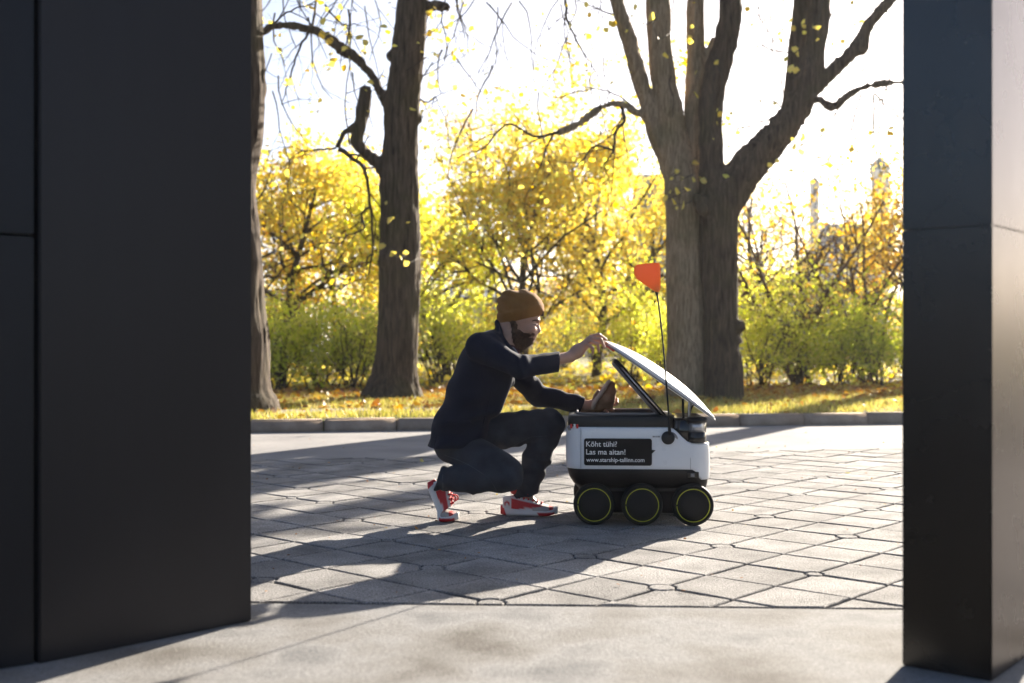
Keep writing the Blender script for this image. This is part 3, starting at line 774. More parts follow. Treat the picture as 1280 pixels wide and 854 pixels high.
for nm, lab, u, Y, vt, w, mt, n, sz, sd in pt:
    park_tree(nm, lab, u, Y, vt, w, mt, n, sz, sd, shape=(0.6 if nm != 'larch_tree' else 1.6), low=(0.33 if 'maple' in nm else 0.3), trunk_r=.11)
park_tree('bare_shrub_tree', 'many-stemmed reddish bare shrub right of the linden pair', 1000, 20.5, 205, 190, 'leaf_o', 750, .10, 120, 'twig_red', stems=6, trunk_r=.075, low=.3)
park_tree('bare_shrub_tree', 'many-stemmed nearly bare shrub beside the right steel post', 1075, 21.5, 215, 170, 'leaf_o', 900, .10, 121, 'twig_red', stems=5, trunk_r=.07, low=.3)
park_tree('bare_shrub_tree', 'thin leaning nearly bare tree left of the single linden', 345, 21, 150, 150, 'leaf_o', 500, .10, 122, 'twig', stems=2, trunk_r=.10, lean=0.16, low=.3)

# shrubs along the verge
def shrub(label, u, base_v, vtop, wid_px, mat, n, seed, Yo=None, size=.062):
    rg = np.random.default_rng(seed)
    Y = Yo or Yg(base_v, GZ - .02); x = (u - 640) * Y / F; H = (HC - (vtop - VH) * Y / F - GZ) * .80; W = wid_px * Y / F
    t = thing('shrub', (x, Y, GZ - .03), label, 'shrub', 'shrubs along the verge')
    lines, tips = [], []
    for s in range(17):
        a = rg.uniform(0, 6.283); q = rg.uniform(0.0, 1.0)
        d = np.array([math.cos(a) * q * 0.75 * W / H, math.sin(a) * q * .6, 1.0])
        grow(rg, np.array([x + rg.normal() * .09, Y + rg.normal() * .09, GZ - .03]), d, H * rg.uniform(.45, 1.12), .013, 0, 2, lines, tips, kids=(3, 6), npts=6, spread=.55, wander=.12)
    V, Fc = tube_arrays(lines, 4); tag(obj('stems', V, Fc, M['twig'], t, True), kind='stuff')
    tips = np.array(tips); tips = tips[tips[:, 2] > GZ + .12]
    keep = vnoise(tips * 2.2 + seed) > -0.5
    tips = tips[keep]
    n = int(n * .40)
    cen = tips[rg.integers(0, len(tips), n)] + rg.normal(size=(n, 3)) * .085
    leaves('foliage', cen, size * .92, M[mat], t, seed + 70)
    return t
sh = [
    ('yellow-green shrub touching the leftmost trunk', 352, 486, 392, 85, 'leaf_g', 6000),
    ('yellow-green shrub second from the leftmost trunk', 398, 484, 384, 85, 'leaf_g', 6500),
    ('lime shrub third from the leftmost trunk', 440, 486, 390, 80, 'leaf_g', 6000),
    ('lime shrub touching the left side of the single linden', 474, 482, 386, 70, 'leaf_g', 5000),
    ('yellow shrub touching the right side of the single linden', 545, 482, 378, 80, 'leaf_g', 6000),
    ('pale yellow shrub behind the back of the crouching person', 590, 476, 388, 80, 'leaf_g', 6000),
    ('yellow shrub behind the head of the crouching person', 645, 468, 388, 90, 'leaf_y', 6000),
    ('low lime shrub behind the raised hand', 705, 462, 398, 80, 'leaf_g', 4000),
    ('yellow-green shrub behind the flag pole', 790, 476, 378, 90, 'leaf_g', 6500),
    ('yellow-green shrub touching the left of the linden pair', 828, 480, 384, 70, 'leaf_g', 5000),
    ('tall lime shrub touching the right of the linden pair', 948, 484, 362, 90, 'leaf_g', 7500),
    ('lime shrub second from the linden pair on the right', 1000, 484, 376, 90, 'leaf_g', 7000),
    ('green shrub third from the linden pair on the right', 1050, 483, 384, 85, 'leaf_gg', 6500),
    ('dark green shrub beside the right steel post', 1098, 484, 388, 85, 'leaf_gg', 6500),
    ('dark green shrub half behind the right steel post', 1140, 482, 384, 80, 'leaf_gg', 5000),
]
sh += [
    ('tall loose shrub rising behind the first two shrubs on the left', 376, 470, 352, 90, 'leaf_g', 4200),
    ('loose golden shrub rising behind the left shrubs near the single linden', 450, 468, 360, 90, 'leaf_y', 4200),
    ('tall loose shrub rising behind the back of the crouching person', 570, 466, 350, 95, 'leaf_g', 4200),
    ('loose golden shrub left of the flag pole, farther back', 745, 464, 352, 100, 'leaf_y', 4200),
    ('tall loose shrub just left of the linden pair, farther back', 820, 466, 340, 90, 'leaf_g', 4200),
    ('tall yellow-green shrub just right of the linden pair, farther back', 965, 468, 345, 95, 'leaf_g', 4200),
    ('tall golden shrub behind the green shrubs at the right steel post', 1075, 468, 350, 110, 'leaf_y', 4200),
]
for k, (lab, u, bv, vt, w, mt, n) in enumerate(sh): shrub(lab, u, bv, vt, w, mt, n, 300 + k)

# grass verge and fallen leaves
gr = np.random.default_rng(9)
M['grass'] = leaf_mat('verge_grass', [(0.0, (0.20, 0.19, 0.05)), (0.4, (0.36, 0.34, 0.08)), (0.75, (0.50, 0.43, 0.14)), (1.0, (0.58, 0.48, 0.22))], 0.5)
n = 60000
x = gr.uniform(-5.5, 6.5, n); off = gr.uniform(0.14, 1, n) ** 1.3 * 5.0
y = kerbY(x) + off
keep = ~((x < 0.6) & (y > kerbY(x) + 1.5 + .1 * x) & (y < kerbY(x) + 2.4 + .16 * x)) & (np.abs(x / y) < 0.48)
keep &= gr.uniform(size=n) < np.clip(0.65 + 0.5 * vnoise(np.stack([x * 1.4, y * 1.4, x * 0], 1)), .12, 1)
x, y = x[keep], y[keep]; n = len(x)
h = gr.uniform(.03, .10, n); a = gr.uniform(0, 6.283, n); w = .006
lx, ly = gr.normal(0, .03, n), gr.normal(0, .03, n)
V = np.stack([np.stack([x - w * np.cos(a), y - w * np.sin(a), np.full(n, GZ - .025)], 1), np.stack([x + w * np.cos(a), y + w * np.sin(a), np.full(n, GZ - .025)], 1), np.stack([x + lx, y + ly, GZ - .02 + h], 1)], 1).reshape(-1, 3)
tag(obj('grass', V, np.arange(3 * n).reshape(-1, 3), M['grass']), 'short sunlit grass on the verge behind the kerb', 'grass', kind='stuff')
n = 9000
x = gr.uniform(-6, 8, n); y = kerbY(x) + 2.3 + gr.normal(2.3, 1.7, n); y = np.where(y < kerbY(x) + .2, kerbY(x) + gr.uniform(.2, 4, n), y)
keep = np.abs(x / y) < .5; x, y = x[keep], y[keep]
V, Fq = leaf_arrays(np.stack([x, y, GZ + gr.uniform(-.01, .035, len(x))], 1), .085, gr, .75)
tag(obj('fallen_leaves', V, Fq, M['litter']), 'orange and brown leaf litter under the shrubs', 'leaf litter', kind='stuff')
n = 9000
x = gr.uniform(-14, 18, n); y = gr.uniform(18, 40, n)
keep = np.abs(x / y) < .5; x, y = x[keep], y[keep]
V, Fq = leaf_arrays(np.stack([x, y, GZ + gr.uniform(-.01, .03, len(x))], 1), .13, gr, .7)
tag(obj('park_leaf_litter', V, Fq, M['leaf_y']), 'yellow leaf litter over the park lawn behind the shrubs', 'leaf litter', kind='stuff')
n = 420
x = gr.uniform(-3, 4, n); y = gr.uniform(3.9, 11.2, n); keep = np.abs(x / y) < .4; x, y = x[keep], y[keep]
V, Fq = leaf_arrays(np.stack([x, y, np.full(len(x), .006)], 1), .014, gr, .8); V[:, 2] = np.maximum(V[:, 2], .0045)
tag(obj('paving_debris', V, Fq, M['litter']), 'tiny crumbs of dry leaf scattered over the pavers', 'debris', kind='stuff')
# single leaves lying on the pavers and by the kerb
for u, v, lab in ((464, 634.5, None), (448, 663, None), (528, 577.5, 'pale yellow leaf lying on the road left of the crouching person'), (465, 742, None), (1060, 592, 'pale leaf lying on the pavers right of the robot'),
                  (521, 662, 'small brown leaf on the pavers left of the near shoe'), (1000, 528, 'yellow leaf at the foot of the kerb near its right joint'), (1022, 528, 'pale leaf at the foot of the kerb on the right')):
    if lab is None: continue
    p = P(u, v, Yg(v)); p[2] = 0.008
    V, Fq = leaf_arrays(np.array([p]), .055, np.random.default_rng(u), .85)
    V[:, 2] = np.maximum(V[:, 2], 0.003)
    tag(obj('fallen_leaf', V, Fq, M['litter'] if 'brown' in lab else M['leaf_y'], origin=p), lab, 'leaf', 'fallen leaves on the paving')

# a low grassed rampart and a golden wood far behind the park
V = []; Fc = []; nx = 60; prof = ((95, 0.0), (104, 2.6), (112, 5.0), (120, 6.2), (140, 6.6), (190, 3.0), (230, 0.0))
for i in range(nx + 1):
    xx = -160 + 320 * i / nx
    for yy, zz in prof: V.append((xx, yy, GZ - .03 + zz * (0.8 + .25 * math.sin(xx * .045 + 1.0) + .12 * math.sin(xx * .13))))
m = len(prof)
for i in range(nx):
    for j in range(m - 1): Fc.append([i * m + j, (i + 1) * m + j, (i + 1) * m + j + 1, i * m + j + 1])
M['rampart'] = ground_mat('rampart_grass', [(0.3, (0.19, 0.16, 0.10)), (0.7, (0.27, 0.24, 0.12))], .2, 3, bump=0)
tag(obj('hill', V, Fc, M['rampart'], smooth=True), 'low grassed rampart rising behind the park', kind='structure')
n = 9000
x = gr.uniform(-26, 30, n); y = gr.uniform(56, 70, n); hmax = 4.6 + 2.2 * vnoise(np.stack([x * .22, y * 0 + 3, x * 0], 1))
z = GZ + hmax * gr.uniform(0, 1, n) ** .8
V, Fq = leaf_arrays(np.stack([x, y, z], 1), .26, gr, 0)
tag(obj('distant_wood', V, Fq, M['leaf_o']), 'golden far-off wood closing the park behind the trees', 'wood', kind='stuff')
# ------------------------------------------------------------------ far buildings
M['wall_w'] = simple('pale_render', (0.62, 0.62, 0.64), .9, var=.06, vscale=1.5)
M['wall_b'] = simple('grey_render', (0.40, 0.42, 0.46), .9, var=.08, vscale=1.5)
M['roof_g'] = simple('slate_roof', (0.16, 0.19, 0.22), .7, var=.15, vscale=2)
M['copper'] = simple('green_copper', (0.07, 0.17, 0.13), .6, var=.15, vscale=2)
M['pane'] = simple('window_glass', (0.10, 0.14, 0.18), .12, var=.1)
def building(label, u0, u1, Y, vtop, wallm, storeys, cols, depth, roof=None, roof_v=None):
    x0, x1 = (u0 - 640) * Y / F, (u1 - 640) * Y / F; H = HC - (vtop - VH) * Y / F
    t = thing('building', ((x0 + x1) / 2, Y, GZ - .02), label, 'building', 'buildings beyond the park')
    bm_obj('wall', box_bm((x0, Y, GZ - .02), (x1, Y + depth, H)), wallm, t)
    cw = (x1 - x0) / cols; sh_ = (H - GZ) / storeys
    for s in range(storeys):
        for c in range(cols):
            wx = x0 + cw * (c + .5); wz = GZ + sh_ * (s + .55); a, b = cw * .26, sh_ * .27
            w = bm_obj('window', box_bm((wx - a, Y - .06, wz - b), (wx + a, Y + .02, wz + b), .015, 1), M['wall_w'], t)
            bm_obj('pane', box_bm((wx - a * .84, Y - .075, wz - b * .88), (wx - a * .05, Y - .05, wz + b * .88)), M['pane'], w)
            bm_obj('pane', box_bm((wx + a * .05, Y - .075, wz - b * .88), (wx + a * .84, Y - .05, wz + b * .88)), M['pane'], w)
    if roof == 'flat':
        bm_obj('roof', box_bm((x0 - .4, Y - .5, H + .003), (x1 + .4, Y + depth + .4, H + .28), .03, 1), M['wall_w'], t)
    elif roof == 'gable':
        zr = HC - (roof_v - VH) * Y / F; e = .4
        V = [(x0 - e, Y - e, H), (x1 + e, Y - e, H), (x1 + e, Y + depth + e, H), (x0 - e, Y + depth + e, H), (x0 + (x1 - x0) * .15, Y + depth / 2, zr), (x1 - (x1 - x0) * .15, Y + depth / 2, zr)]
        obj('roof', V, [[0, 1, 5, 4], [1, 2, 5], [2, 3, 4, 5], [3, 0, 4], [3, 2, 1, 0]], M['roof_g'], t)
    return t
building('long low white pavilion behind the shrubs on the right', 905, 1105, 48, 356, M['wall_w'], 1, 9, 9, 'flat')
building('blue-grey house front glimpsed left of the beanie', 556, 625, 52, 372, M['wall_b'], 1, 5, 8, 'gable', 352)
building('grey house glimpsed behind the raised hand', 690, 790, 60, 402, M['wall_w'], 1, 5, 8, 'flat')
building('small white house glimpsed right of the leftmost trunk', 322, 380, 55, 372, M['wall_w'], 1, 3, 8, 'gable', 355)
building('grey house with a steep slate roof beside the linden pair', 800, 850, 95, 290, M['wall_b'], 3, 4, 12, 'gable', 205)
bt = building('slate-roofed town hall far behind the bare shrubs', 1040, 1110, 150, 325, M['wall_w'], 3, 7, 16, 'gable', 272)
M['unseen_wall'] = simple('unseen_dark_wall', (0.05, 0.047, 0.045), .9, var=.15, vscale=1.0)  # dark wall of an unseen building, added for the post's reflection
rb = thing('building', (-40, -16, -0.07), 'unseen dark building added behind the viewer for the reflection in the right steel post', 'building', 'buildings beyond the park')
bm_obj('wall', box_bm((-44, -60, -.07), (-36, 16, 5.0), .03, 1), M['unseen_wall'], rb)
bm_obj('roof', box_bm((-44.4, -60.4, 5.003), (-35.6, 16.4, 5.35), .03, 1), M['roof_g'], rb)
def tower(label, u, Y, vtop, vcap, wpx):
    x = (u - 640) * Y / F; r = wpx * Y / F / 2; zc = HC - (vcap - VH) * Y / F; zt = HC - (vtop - VH) * Y / F
    t = thing('church_tower', (x, Y, GZ - .02), label, 'tower', 'far church towers')
    V, Fc = lathe([(r, 0), (r, zc - GZ), (r * 1.1, zc - GZ + .02), (r * 1.1, zc - GZ + .5)], (x, Y, GZ - .02), (0, 0, 1), 16); obj('shaft', V, Fc, M['wall_w'], t)
    hh = zt - zc
    V, Fc = lathe([(r * 1.2, .5), (r * 1.22, hh * .4), (r * .9, hh * .75), (r * .3, hh * .97), (r * .08, hh * 1.15), (r * .06, hh * 1.5)], (x, Y, zc - .0), (0, 0, 1), 16); obj('cap', V, Fc, M['copper'], t, True)
    for k in range(3):
        z = GZ + (zc - GZ) * (.55 + .15 * k)
        bm_obj('window', box_bm((x - r * .25, Y - r - .08, z - .9), (x + r * .25, Y - r * .9, z + .9)), M['pane'], t)
tower('slim white tower with a green cap far right of the linden pair', 1018, 140, 222, 232, 12)
tower('white tower with a dark green cap at the right steel post', 1100, 140, 198, 218, 22)

# ------------------------------------------------------------------ thin haze in the air, added also to veil the background like backlight glare
hz = bpy.data.materials.new('haze_air'); hz.use_nodes = True; hn = hz.node_tree; hn.nodes.clear()
ho = N(hn, 'ShaderNodeOutputMaterial'); hv = N(hn, 'ShaderNodeVolumePrincipled')
hv.inputs['Color'].default_value = (0.97, 0.97, 1.0, 1); hv.inputs['Density'].default_value = 0.0004; hv.inputs['Anisotropy'].default_value = 0.45
hn.links.new(hv.outputs[0], ho.inputs['Volume'])
hb = bm_obj('haze', box_bm((-400, -130, -1.1), (400, 500, 34)), hz); tag(hb, kind='stuff')
hb['label'] = 'thin pale haze in the park air, also standing in for the veil of backlight'
scene.cycles.volume_bounces = 0
# ------------------------------------------------------------------ the delivery robot
M['r_white'] = simple('robot_white_paint', (0.70, 0.71, 0.72), .28, var=.02, coat=.3, vscale=3, rvar=.05)
M['r_black'] = simple('robot_black_plastic', (0.008, 0.008, 0.009), .5, spec=.3, var=.15, vscale=5, bump=.05, bscale=400, rvar=.08)
M['r_rim'] = simple('robot_charcoal_rim', (0.014, 0.014, 0.014), .42, spec=.35, var=.15, vscale=6, rvar=.06)
M['r_gasket'] = simple('grey_gasket', (0.20, 0.19, 0.19), .5, var=.1)
M['r_gloss'] = simple('glossy_black', (0.008, 0.008, 0.009), .10, var=.1)
M['r_yellow'] = simple('yellow_ring', (0.50, 0.50, 0.02), .45, var=.05)
M['r_tyre'] = simple('black_tyre', (0.008, 0.008, 0.008), .7, spec=.25, var=.2, vscale=30, bump=.15, bscale=250, rvar=.1)
M['r_disc'] = simple('wheel_disc', (0.010, 0.010, 0.010), .6, spec=.2, var=.1, vscale=12, rvar=.06)
M['r_orange'] = leaf_mat('flag_orange', [(0.0, (0.74, 0.225, 0.03)), (1.0, (0.74, 0.225, 0.03))], .25)
M['r_red'] = simple('red_plastic', (0.55, 0.02, 0.02), .4, var=.05)
M['sticker'] = simple('black_sticker', (0.004, 0.004, 0.0045), .55, spec=.2, var=.1)
M['print'] = simple('white_print', (0.78, 0.78, 0.76), .6, var=.02)
M['steel_bright'] = simple('bright_metal', (0.55, 0.55, 0.56), .22, metal=1.0, var=.05)
def glass_mat():
    m, nt, p = new_mat('clear_plastic'); p.inputs['Base Color'].default_value = (.75, .76, .78, 1)
    p.inputs['Transmission Weight'].default_value = .8; p.inputs['Roughness'].default_value = .08; p.inputs['IOR'].default_value = 1.4
    return m
M['clear'] = glass_mat()
RS = F / 5.405                                            # pixels per metre on the robot's near side
def RX(u): return (u - 640) / RS
def RZ(v): return HC - (v - VH) / RS
RC = 5.64; HW = 0.235                                     # centre line and half width
XL, XR = 0.2575, 0.927
robot = thing('delivery_robot', ((XL + XR) / 2, RC, 0.0), 'white and black six-wheeled delivery robot with raised lid and speech-bubble sticker', 'delivery robot')
def outline(xl, xr, hw, rad, n=8, side=18):
    """rounded rectangle seen from above, anticlockwise from the near left"""
    rad = min(rad, hw * .98, (xr - xl) * .49)
    pts = []
    for cx, cy, a0 in ((xr - rad, RC - hw + rad, -90), (xr - rad, RC + hw - rad, 0), (xl + rad, RC + hw - rad, 90), (xl + rad, RC - hw + rad, 180)):
        for k in range(n + 1):
            a = R(a0 + 90 * k / n); pts.append((cx + rad * math.cos(a), cy + rad * math.sin(a)))
    out = []
    m = len(pts)
    for i in range(m):                                     # extra points along the straight runs
        a, b = np.array(pts[i]), np.array(pts[(i + 1) % m]); L = np.linalg.norm(b - a)
        k = max(1, int(L / .02))
        for j in range(k): out.append(a + (b - a) * j / k)
    return np.array(out)
def loft(rings, close_bottom=False, close_top=False):
    n = len(rings[0]); V = np.concatenate(rings); Fc = []
    for i in range(len(rings) - 1):
        for k in range(n):
            k2 = (k + 1) % n; Fc.append([i * n + k, i * n + k2, (i + 1) * n + k2, (i + 1) * n + k])
    if close_bottom: Fc.append([k for k in range(n)][::-1])
    if close_top: Fc.append([(len(rings) - 1) * n + k for k in range(n)])
    return V, Fc
OUT = outline(XL, XR, HW, .085)
def inset(o, d):
    c = np.array([(XL + XR) / 2, RC]); h = np.array([(XR - XL) / 2, HW])
    return c + (o - c) * (h - d) / h
def sm(a, b, x): t = min(1, max(0, (x - a) / (b - a))); return t * t * (3 - 2 * t)
def ztop(x):
    return RZ(534) + (RZ(553.5) - RZ(534)) * sm(RX(838), RX(866), x)
def zbot(x):
    return RZ(587) + (RZ(600) - RZ(587)) * sm(RX(867), RX(879), x)
rings = []
for t, ins in ((0, .006), (0.004, .001), (.02, -.001), (.1, -.002), (.25, -.003), (.5, -.004), (.75, -.003), (.92, -.001), (.975, .0), (1.0, .006)):
    o2 = inset(OUT, ins); rings.append(np.array([(p[0], p[1], zbot(q[0]) + (ztop(q[0]) - zbot(q[0])) * t) for p, q in zip(o2, OUT)]))
rings.append(np.array([(p[0], p[1], ztop(q[0]) - .03) for p, q in zip(inset(OUT, .02), OUT)]))
V, Fc = loft(rings); shell = obj('body_shell', V, Fc, M['r_white'], robot, True)
# lower tub
def zt_ring(z, xl, xr, hw, rad): return [(p[0], p[1]) for p in outline(xl, xr, hw, rad)]
n0 = len(OUT)
def resample(o, n):
    o = np.vstack([o, o[:1]]); s = np.concatenate([[0], np.cumsum(np.linalg.norm(np.diff(o, axis=0), axis=1))])
    t = np.linspace(0, s[-1], n + 1)[:-1]
    return np.stack([np.interp(t, s, o[:, k]) for k in range(2)], 1)
rings = []
for z, xl, xr, hw, rad in ((.045, .345, .87, .15, .05), (.06, .335, .885, .16, .05), (.11, .325, .905, .165, .06), (.165, .312, .915, .168, .06), (RZ(612), .306, .918, .185, .07), (RZ(606), .288, .922, .212, .08), (RZ(598), .270, .924, .228, .085), (RZ(590), .262, .9245, .2325, .085), (RZ(586), .2585, .925, .2335, .085), (RZ(583), .266, .917, .225, .08)):
    o2 = resample(outline(xl, xr, hw, rad), 140)
    rings.append(np.array([(p[0], p[1], z) for p in o2]))
V, Fc = loft(rings, True, False); obj('lower_body', V, Fc, M['r_black'], robot, True)
# belly recess line and seam in the lower body: a thin raised skirt along the near side
bm = box_bm((.33, RC - .1745, .150), (.90, RC - .165, .172), .003); bm_obj('skirt', bm, M['r_rim'], robot)
# black top rim, open in the middle
XB = RX(842)
def rim_z(x): return RZ(521.5) + (-.006) * sm(RX(800), RX(850), x)
Orim = outline(XL + .006, RX(846), HW - .006, .08)
Oin = outline(XL + .05, RX(826), HW - .045, .055)
Oin = resample(Oin, 160); Orr = resample(Orim, 160)
sh_i = np.argmin(np.linalg.norm(Oin - Oin[0], axis=1))
rings = [np.array([(p[0], p[1], z) for p in (Orr if ins == 0 else Orr + (np.array([(XL + RX(846)) / 2, RC]) - Orr) * ins)]) for z, ins in ((RZ(545), .02), (RZ(534.5), .002), (RZ(534), 0.0), (RZ(527), .0), (RZ(522), .006), (RZ(520.5), .02))]
rings += [np.array([(p[0], p[1], z) for p in Oin]) for z in (RZ(519), RZ(519) - .002)]
rings += [np.array([(p[0], p[1], z) for p in Oin + (np.array([(XL + RX(826)) / 2, RC]) - Oin) * .03]) for z in (RZ(523), .20)]
V, Fc = loft(rings, False, True); rim = obj('top_rim', V, Fc, M['r_rim'], robot, True)
lines = [(np.array([(p[0], p[1], RZ(518.3)) for p in np.vstack([Oin, Oin[:1]])]), np.full(161, .006))]
V, Fc = tube_arrays(lines, 6); obj('gasket', V, Fc, M['r_gasket'], rim, True)
# rear black block under the hinge with mast base and glass cylinder
ob = resample(outline(RX(838), XR - .012, HW - .014, .07), 120)
rings = [np.array([(p[0], p[1], z) for p in ob + (np.array([RX(862), RC]) - ob) * i]) for z, i in ((RZ(560), 0), (RZ(540), .0), (RZ(527), .0), (RZ(524), .05), (RZ(523), .15))]
V, Fc = loft(rings, True, True); obj('rear_block', V, Fc, M['r_gloss'], robot, True)
gx, gy = RX(871.5), RC - HW + .030
V, Fc = lathe([(.042, 0), (.044, .003), (.044, .045), (.040, .048)], (gx, gy, RZ(553)), (0, 0, 1), 28); cup = obj('sensor_cylinder', V, Fc, M['r_gloss'], robot, True)
V, Fc = lathe([(.038, 0), (.038, .048)], (gx, gy, RZ(540.5)), (0, 0, 1), 28); obj('glass_band', V, Fc, M['clear'], cup, True)
V, Fc = lathe([(.026, 0), (.026, .046)], (gx, gy, RZ(540.3)), (0, 0, 1), 20); obj('inner_core', V, Fc, M['steel_bright'], cup, True)
V, Fc = lathe([(.046, 0), (.052, .004), (.052, .014), (.044, .022), (.02, .026)], (gx, gy, RZ(528)), (0, 0, 1), 28); obj('cylinder_cap', V, Fc, M['r_black'], cup, True)
for k, (u, yy) in enumerate(((858, RC - .12), (862.5, RC - .19), (868, RC + .02), (871, RC + .12), (866, RC - .05))):
    Q = np.array([(RX(u), yy, RZ(527)), (RX(u - 1 + k * 1.2), yy, RZ(512)), (RX(u - 1 + 2.2 * k), yy, RZ(500 + 2 * k))]); V, Fc = tube_arrays([(smooth_line(Q, 6), np.full(6, .006 if k < 2 else .004))], 8); obj('lid_strut', V, Fc, M['r_black'] if k % 2 == 0 else M['steel_bright'], robot, True)
# lid: a shallow white dome hinged at the rear
T0 = np.array([RX(756.5), RZ(427)]); T1 = np.array([RX(899.5), RZ(526)])
ax = T1 - T0; LL = np.linalg.norm(ax); ax /= LL; up = np.array([-ax[1], ax[0]])
if up[1] < 0: up = -up
ns, ntt = 40, 28
def lid_pt(s, t, top):
    # plan: rounded front, squarer rear
    se = s * 2 - 1
    wid = (HW + .012) * (max(0.0, 1 - abs(se) ** 5)) ** (1 / 2.4) if s < .5 else (HW + .012) * (max(0.0, 1 - abs(se) ** 9)) ** (1 / 3.0)
    y = RC + t * wid
    h0 = .066 * max(0, 1 - abs(se * .98 + .04) ** 2.3) * (1 - .62 * abs(t) ** 3.0)
    edge = -.012 * (1 - se * se) 
    h = edge + (h0 if top else h0 * .55 - .006)
    h = h if top else min(h, edge + h0 - .004)
    x, z = T0 + ax * (s * LL) + up * h
    return (x, y, z)
V = []; Fc = []
for top in (True, False):
    for i in range(ns + 1):
        s = 0.5 - 0.5 * math.cos(math.pi * i / ns)
        for j in range(ntt + 1):
            V.append(lid_pt(s, math.sin((j / ntt * 2 - 1) * math.pi / 2), top))
st = (ns + 1) * (ntt + 1)
for i in range(ns):
    for j in range(ntt):
        a = i * (ntt + 1) + j; Fc.append([a, a + ntt + 1, a + ntt + 2, a + 1]); b = st + a; Fc.append([b, b + 1, b + ntt + 2, b + ntt + 1])
for i in range(ns):
    for j in (0, ntt):
        a = i * (ntt + 1) + j; b = a + ntt + 1; q = [a, b, st + b, st + a]; Fc.append(q if j == ntt else q[::-1])
lid = obj('lid', V, Fc, M['r_white'], robot, True)
edge = [lid_pt(0.5 - 0.5 * math.cos(math.pi * i / 60), -1.0, False) for i in range(2, 59)]
V, Fc = tube_arrays([(np.array(edge) + np.array([0, -.001, -.001]), np.full(57, .0032))], 6); obj('lid_gasket', V, Fc, M['r_gasket'], lid, True)
# red latch strip at the lid's tip
Q = np.array([(RX(u), yy, RZ(v)) for u, v, yy in ((758, 429.5, RC - .03), (761, 432.5, RC - .06), (765, 435.6, RC - .10), (769, 438.4, RC - .14))])
V, Fc = tube_arrays([(smooth_line(Q, 10), np.full(10, .0065))], 8); obj('latch_strip', V, Fc, M['r_red'], lid, True)
# inner cover: a black insulated board propped open
I0 = np.array([RX(768.5), RZ(452)]); I1 = np.array([RX(833), RZ(526)]); ia = (I1 - I0) / np.linalg.norm(I1 - I0); iu = np.array([-ia[1], ia[0]])
if iu[1] < 0: iu = -iu
def board(d0, d1, y0, y1, s0, s1, name, mat, par):
    bm = bmesh.new(); vs_ = []
    L = np.linalg.norm(I1 - I0)
    for yy in (y0, y1):
        for s, d in ((s0, d0), (s1, d0), (s1, d1), (s0, d1)):
            q = I0 + ia * L * s + iu * d; vs_.append(bm.verts.new((q[0], yy, q[1])))
    for f in ([0, 1, 2, 3], [7, 6, 5, 4], [0, 4, 5, 1], [1, 5, 6, 2], [2, 6, 7, 3], [3, 7, 4, 0]): bm.faces.new([vs_[k] for k in f])
    bmesh.ops.recalc_face_normals(bm, faces=bm.faces); bmesh.ops.bevel(bm, geom=list(bm.edges), offset=.006, segments=3, affect='EDGES')
    return bm_obj(name, bm, mat, par, True)
ic = board(-.002, .020, RC - .195, RC + .195, 0, 1, 'inner_cover', M['r_black'], robot)
board(-.014, .002, RC - .183, RC + .183, .02, .99, 'cover_liner', M['r_gasket'], ic)
board(.004, .012, RC - .199, RC - .190, .12, .99, 'cover_edge_strip', M['steel_bright'], ic)
# wheels
def wheel(u, near):
    c = np.array([RX(u) * 5.41 / 5.405, RC - .262 if near else RC + .262, .0972]); s = 1 if near else -1
    r = .0965
    prof = [(.060, .004), (.084, .001), (.0885, -.002), (.0935, .004), (r, .014), (r + .0005, .03), (r, .055), (.090, .068), (.05, .070)]
    V, Fc = lathe(prof, c, (0, s, 0), 48); w = obj('wheel', V, Fc, M['r_tyre'], robot, True)
    V, Fc = lathe([(.081, .0), (.080, -.003), (.03, -.0045), (.005, -.0045)], c, (0, s, 0), 48); obj('disc', V, Fc, M['r_disc'], w, True)
    a = np.linspace(0, 2 * np.pi, 65)
    Q = np.stack([c[0] + .0755 * np.cos(a), np.full(65, c[1] - s * .0042), c[2] + .0755 * np.sin(a)], 1)
    V, Fc = tube_arrays([(Q, np.full(65, .0020))], 6); obj('yellow_ring', V, Fc, M['r_yellow'], w, True)
    V, Fc = lathe([(.012, 0), (.012, .10)], (c[0], c[1] + s * .066, c[2]), (0, s, 0), 12); obj('axle', V, Fc, M['r_black'], w, True)
for u in (743.5, 803, 866): wheel(u, True); 
for u in (743.5, 803, 866): wheel(u, False)
# speech bubble sticker with its words
YN = RC - HW - .0035 + .000                               # the near face of the shell
def sticker_poly():
    x0, x1, z0, z1, r = RX(731), RX(815.5), RZ(582), RZ(548.3), .011
    pts = []
    for cx, cz, a0 in ((x1 - r, z0 + r, -90), (x1 - r, z1 - r, 0), (x0 + r, z1 - r, 90), (x0 + r, z0 + r, 180)):
        for k in range(6):
            a = R(a0 + 18 * k); pts.append((cx + r * math.cos(a), cz + r * math.sin(a)))
        if a0 == -90: pts += [(x1, RZ(567)), (RX(820), RZ(562.7)), (x1, RZ(562.2))]
    return pts
pp = sticker_poly(); n = len(pp)
V = [(x, YN - .0045, z) for x, z in pp] + [(x, YN + .004, z) for x, z in pp]
Fc = [list(range(n))] + [[k, (k + 1) % n + 0, n + (k + 1) % n, n + k][::-1] for k in range(n)]
stk = obj('sticker', V, Fc, M['sticker'], robot)
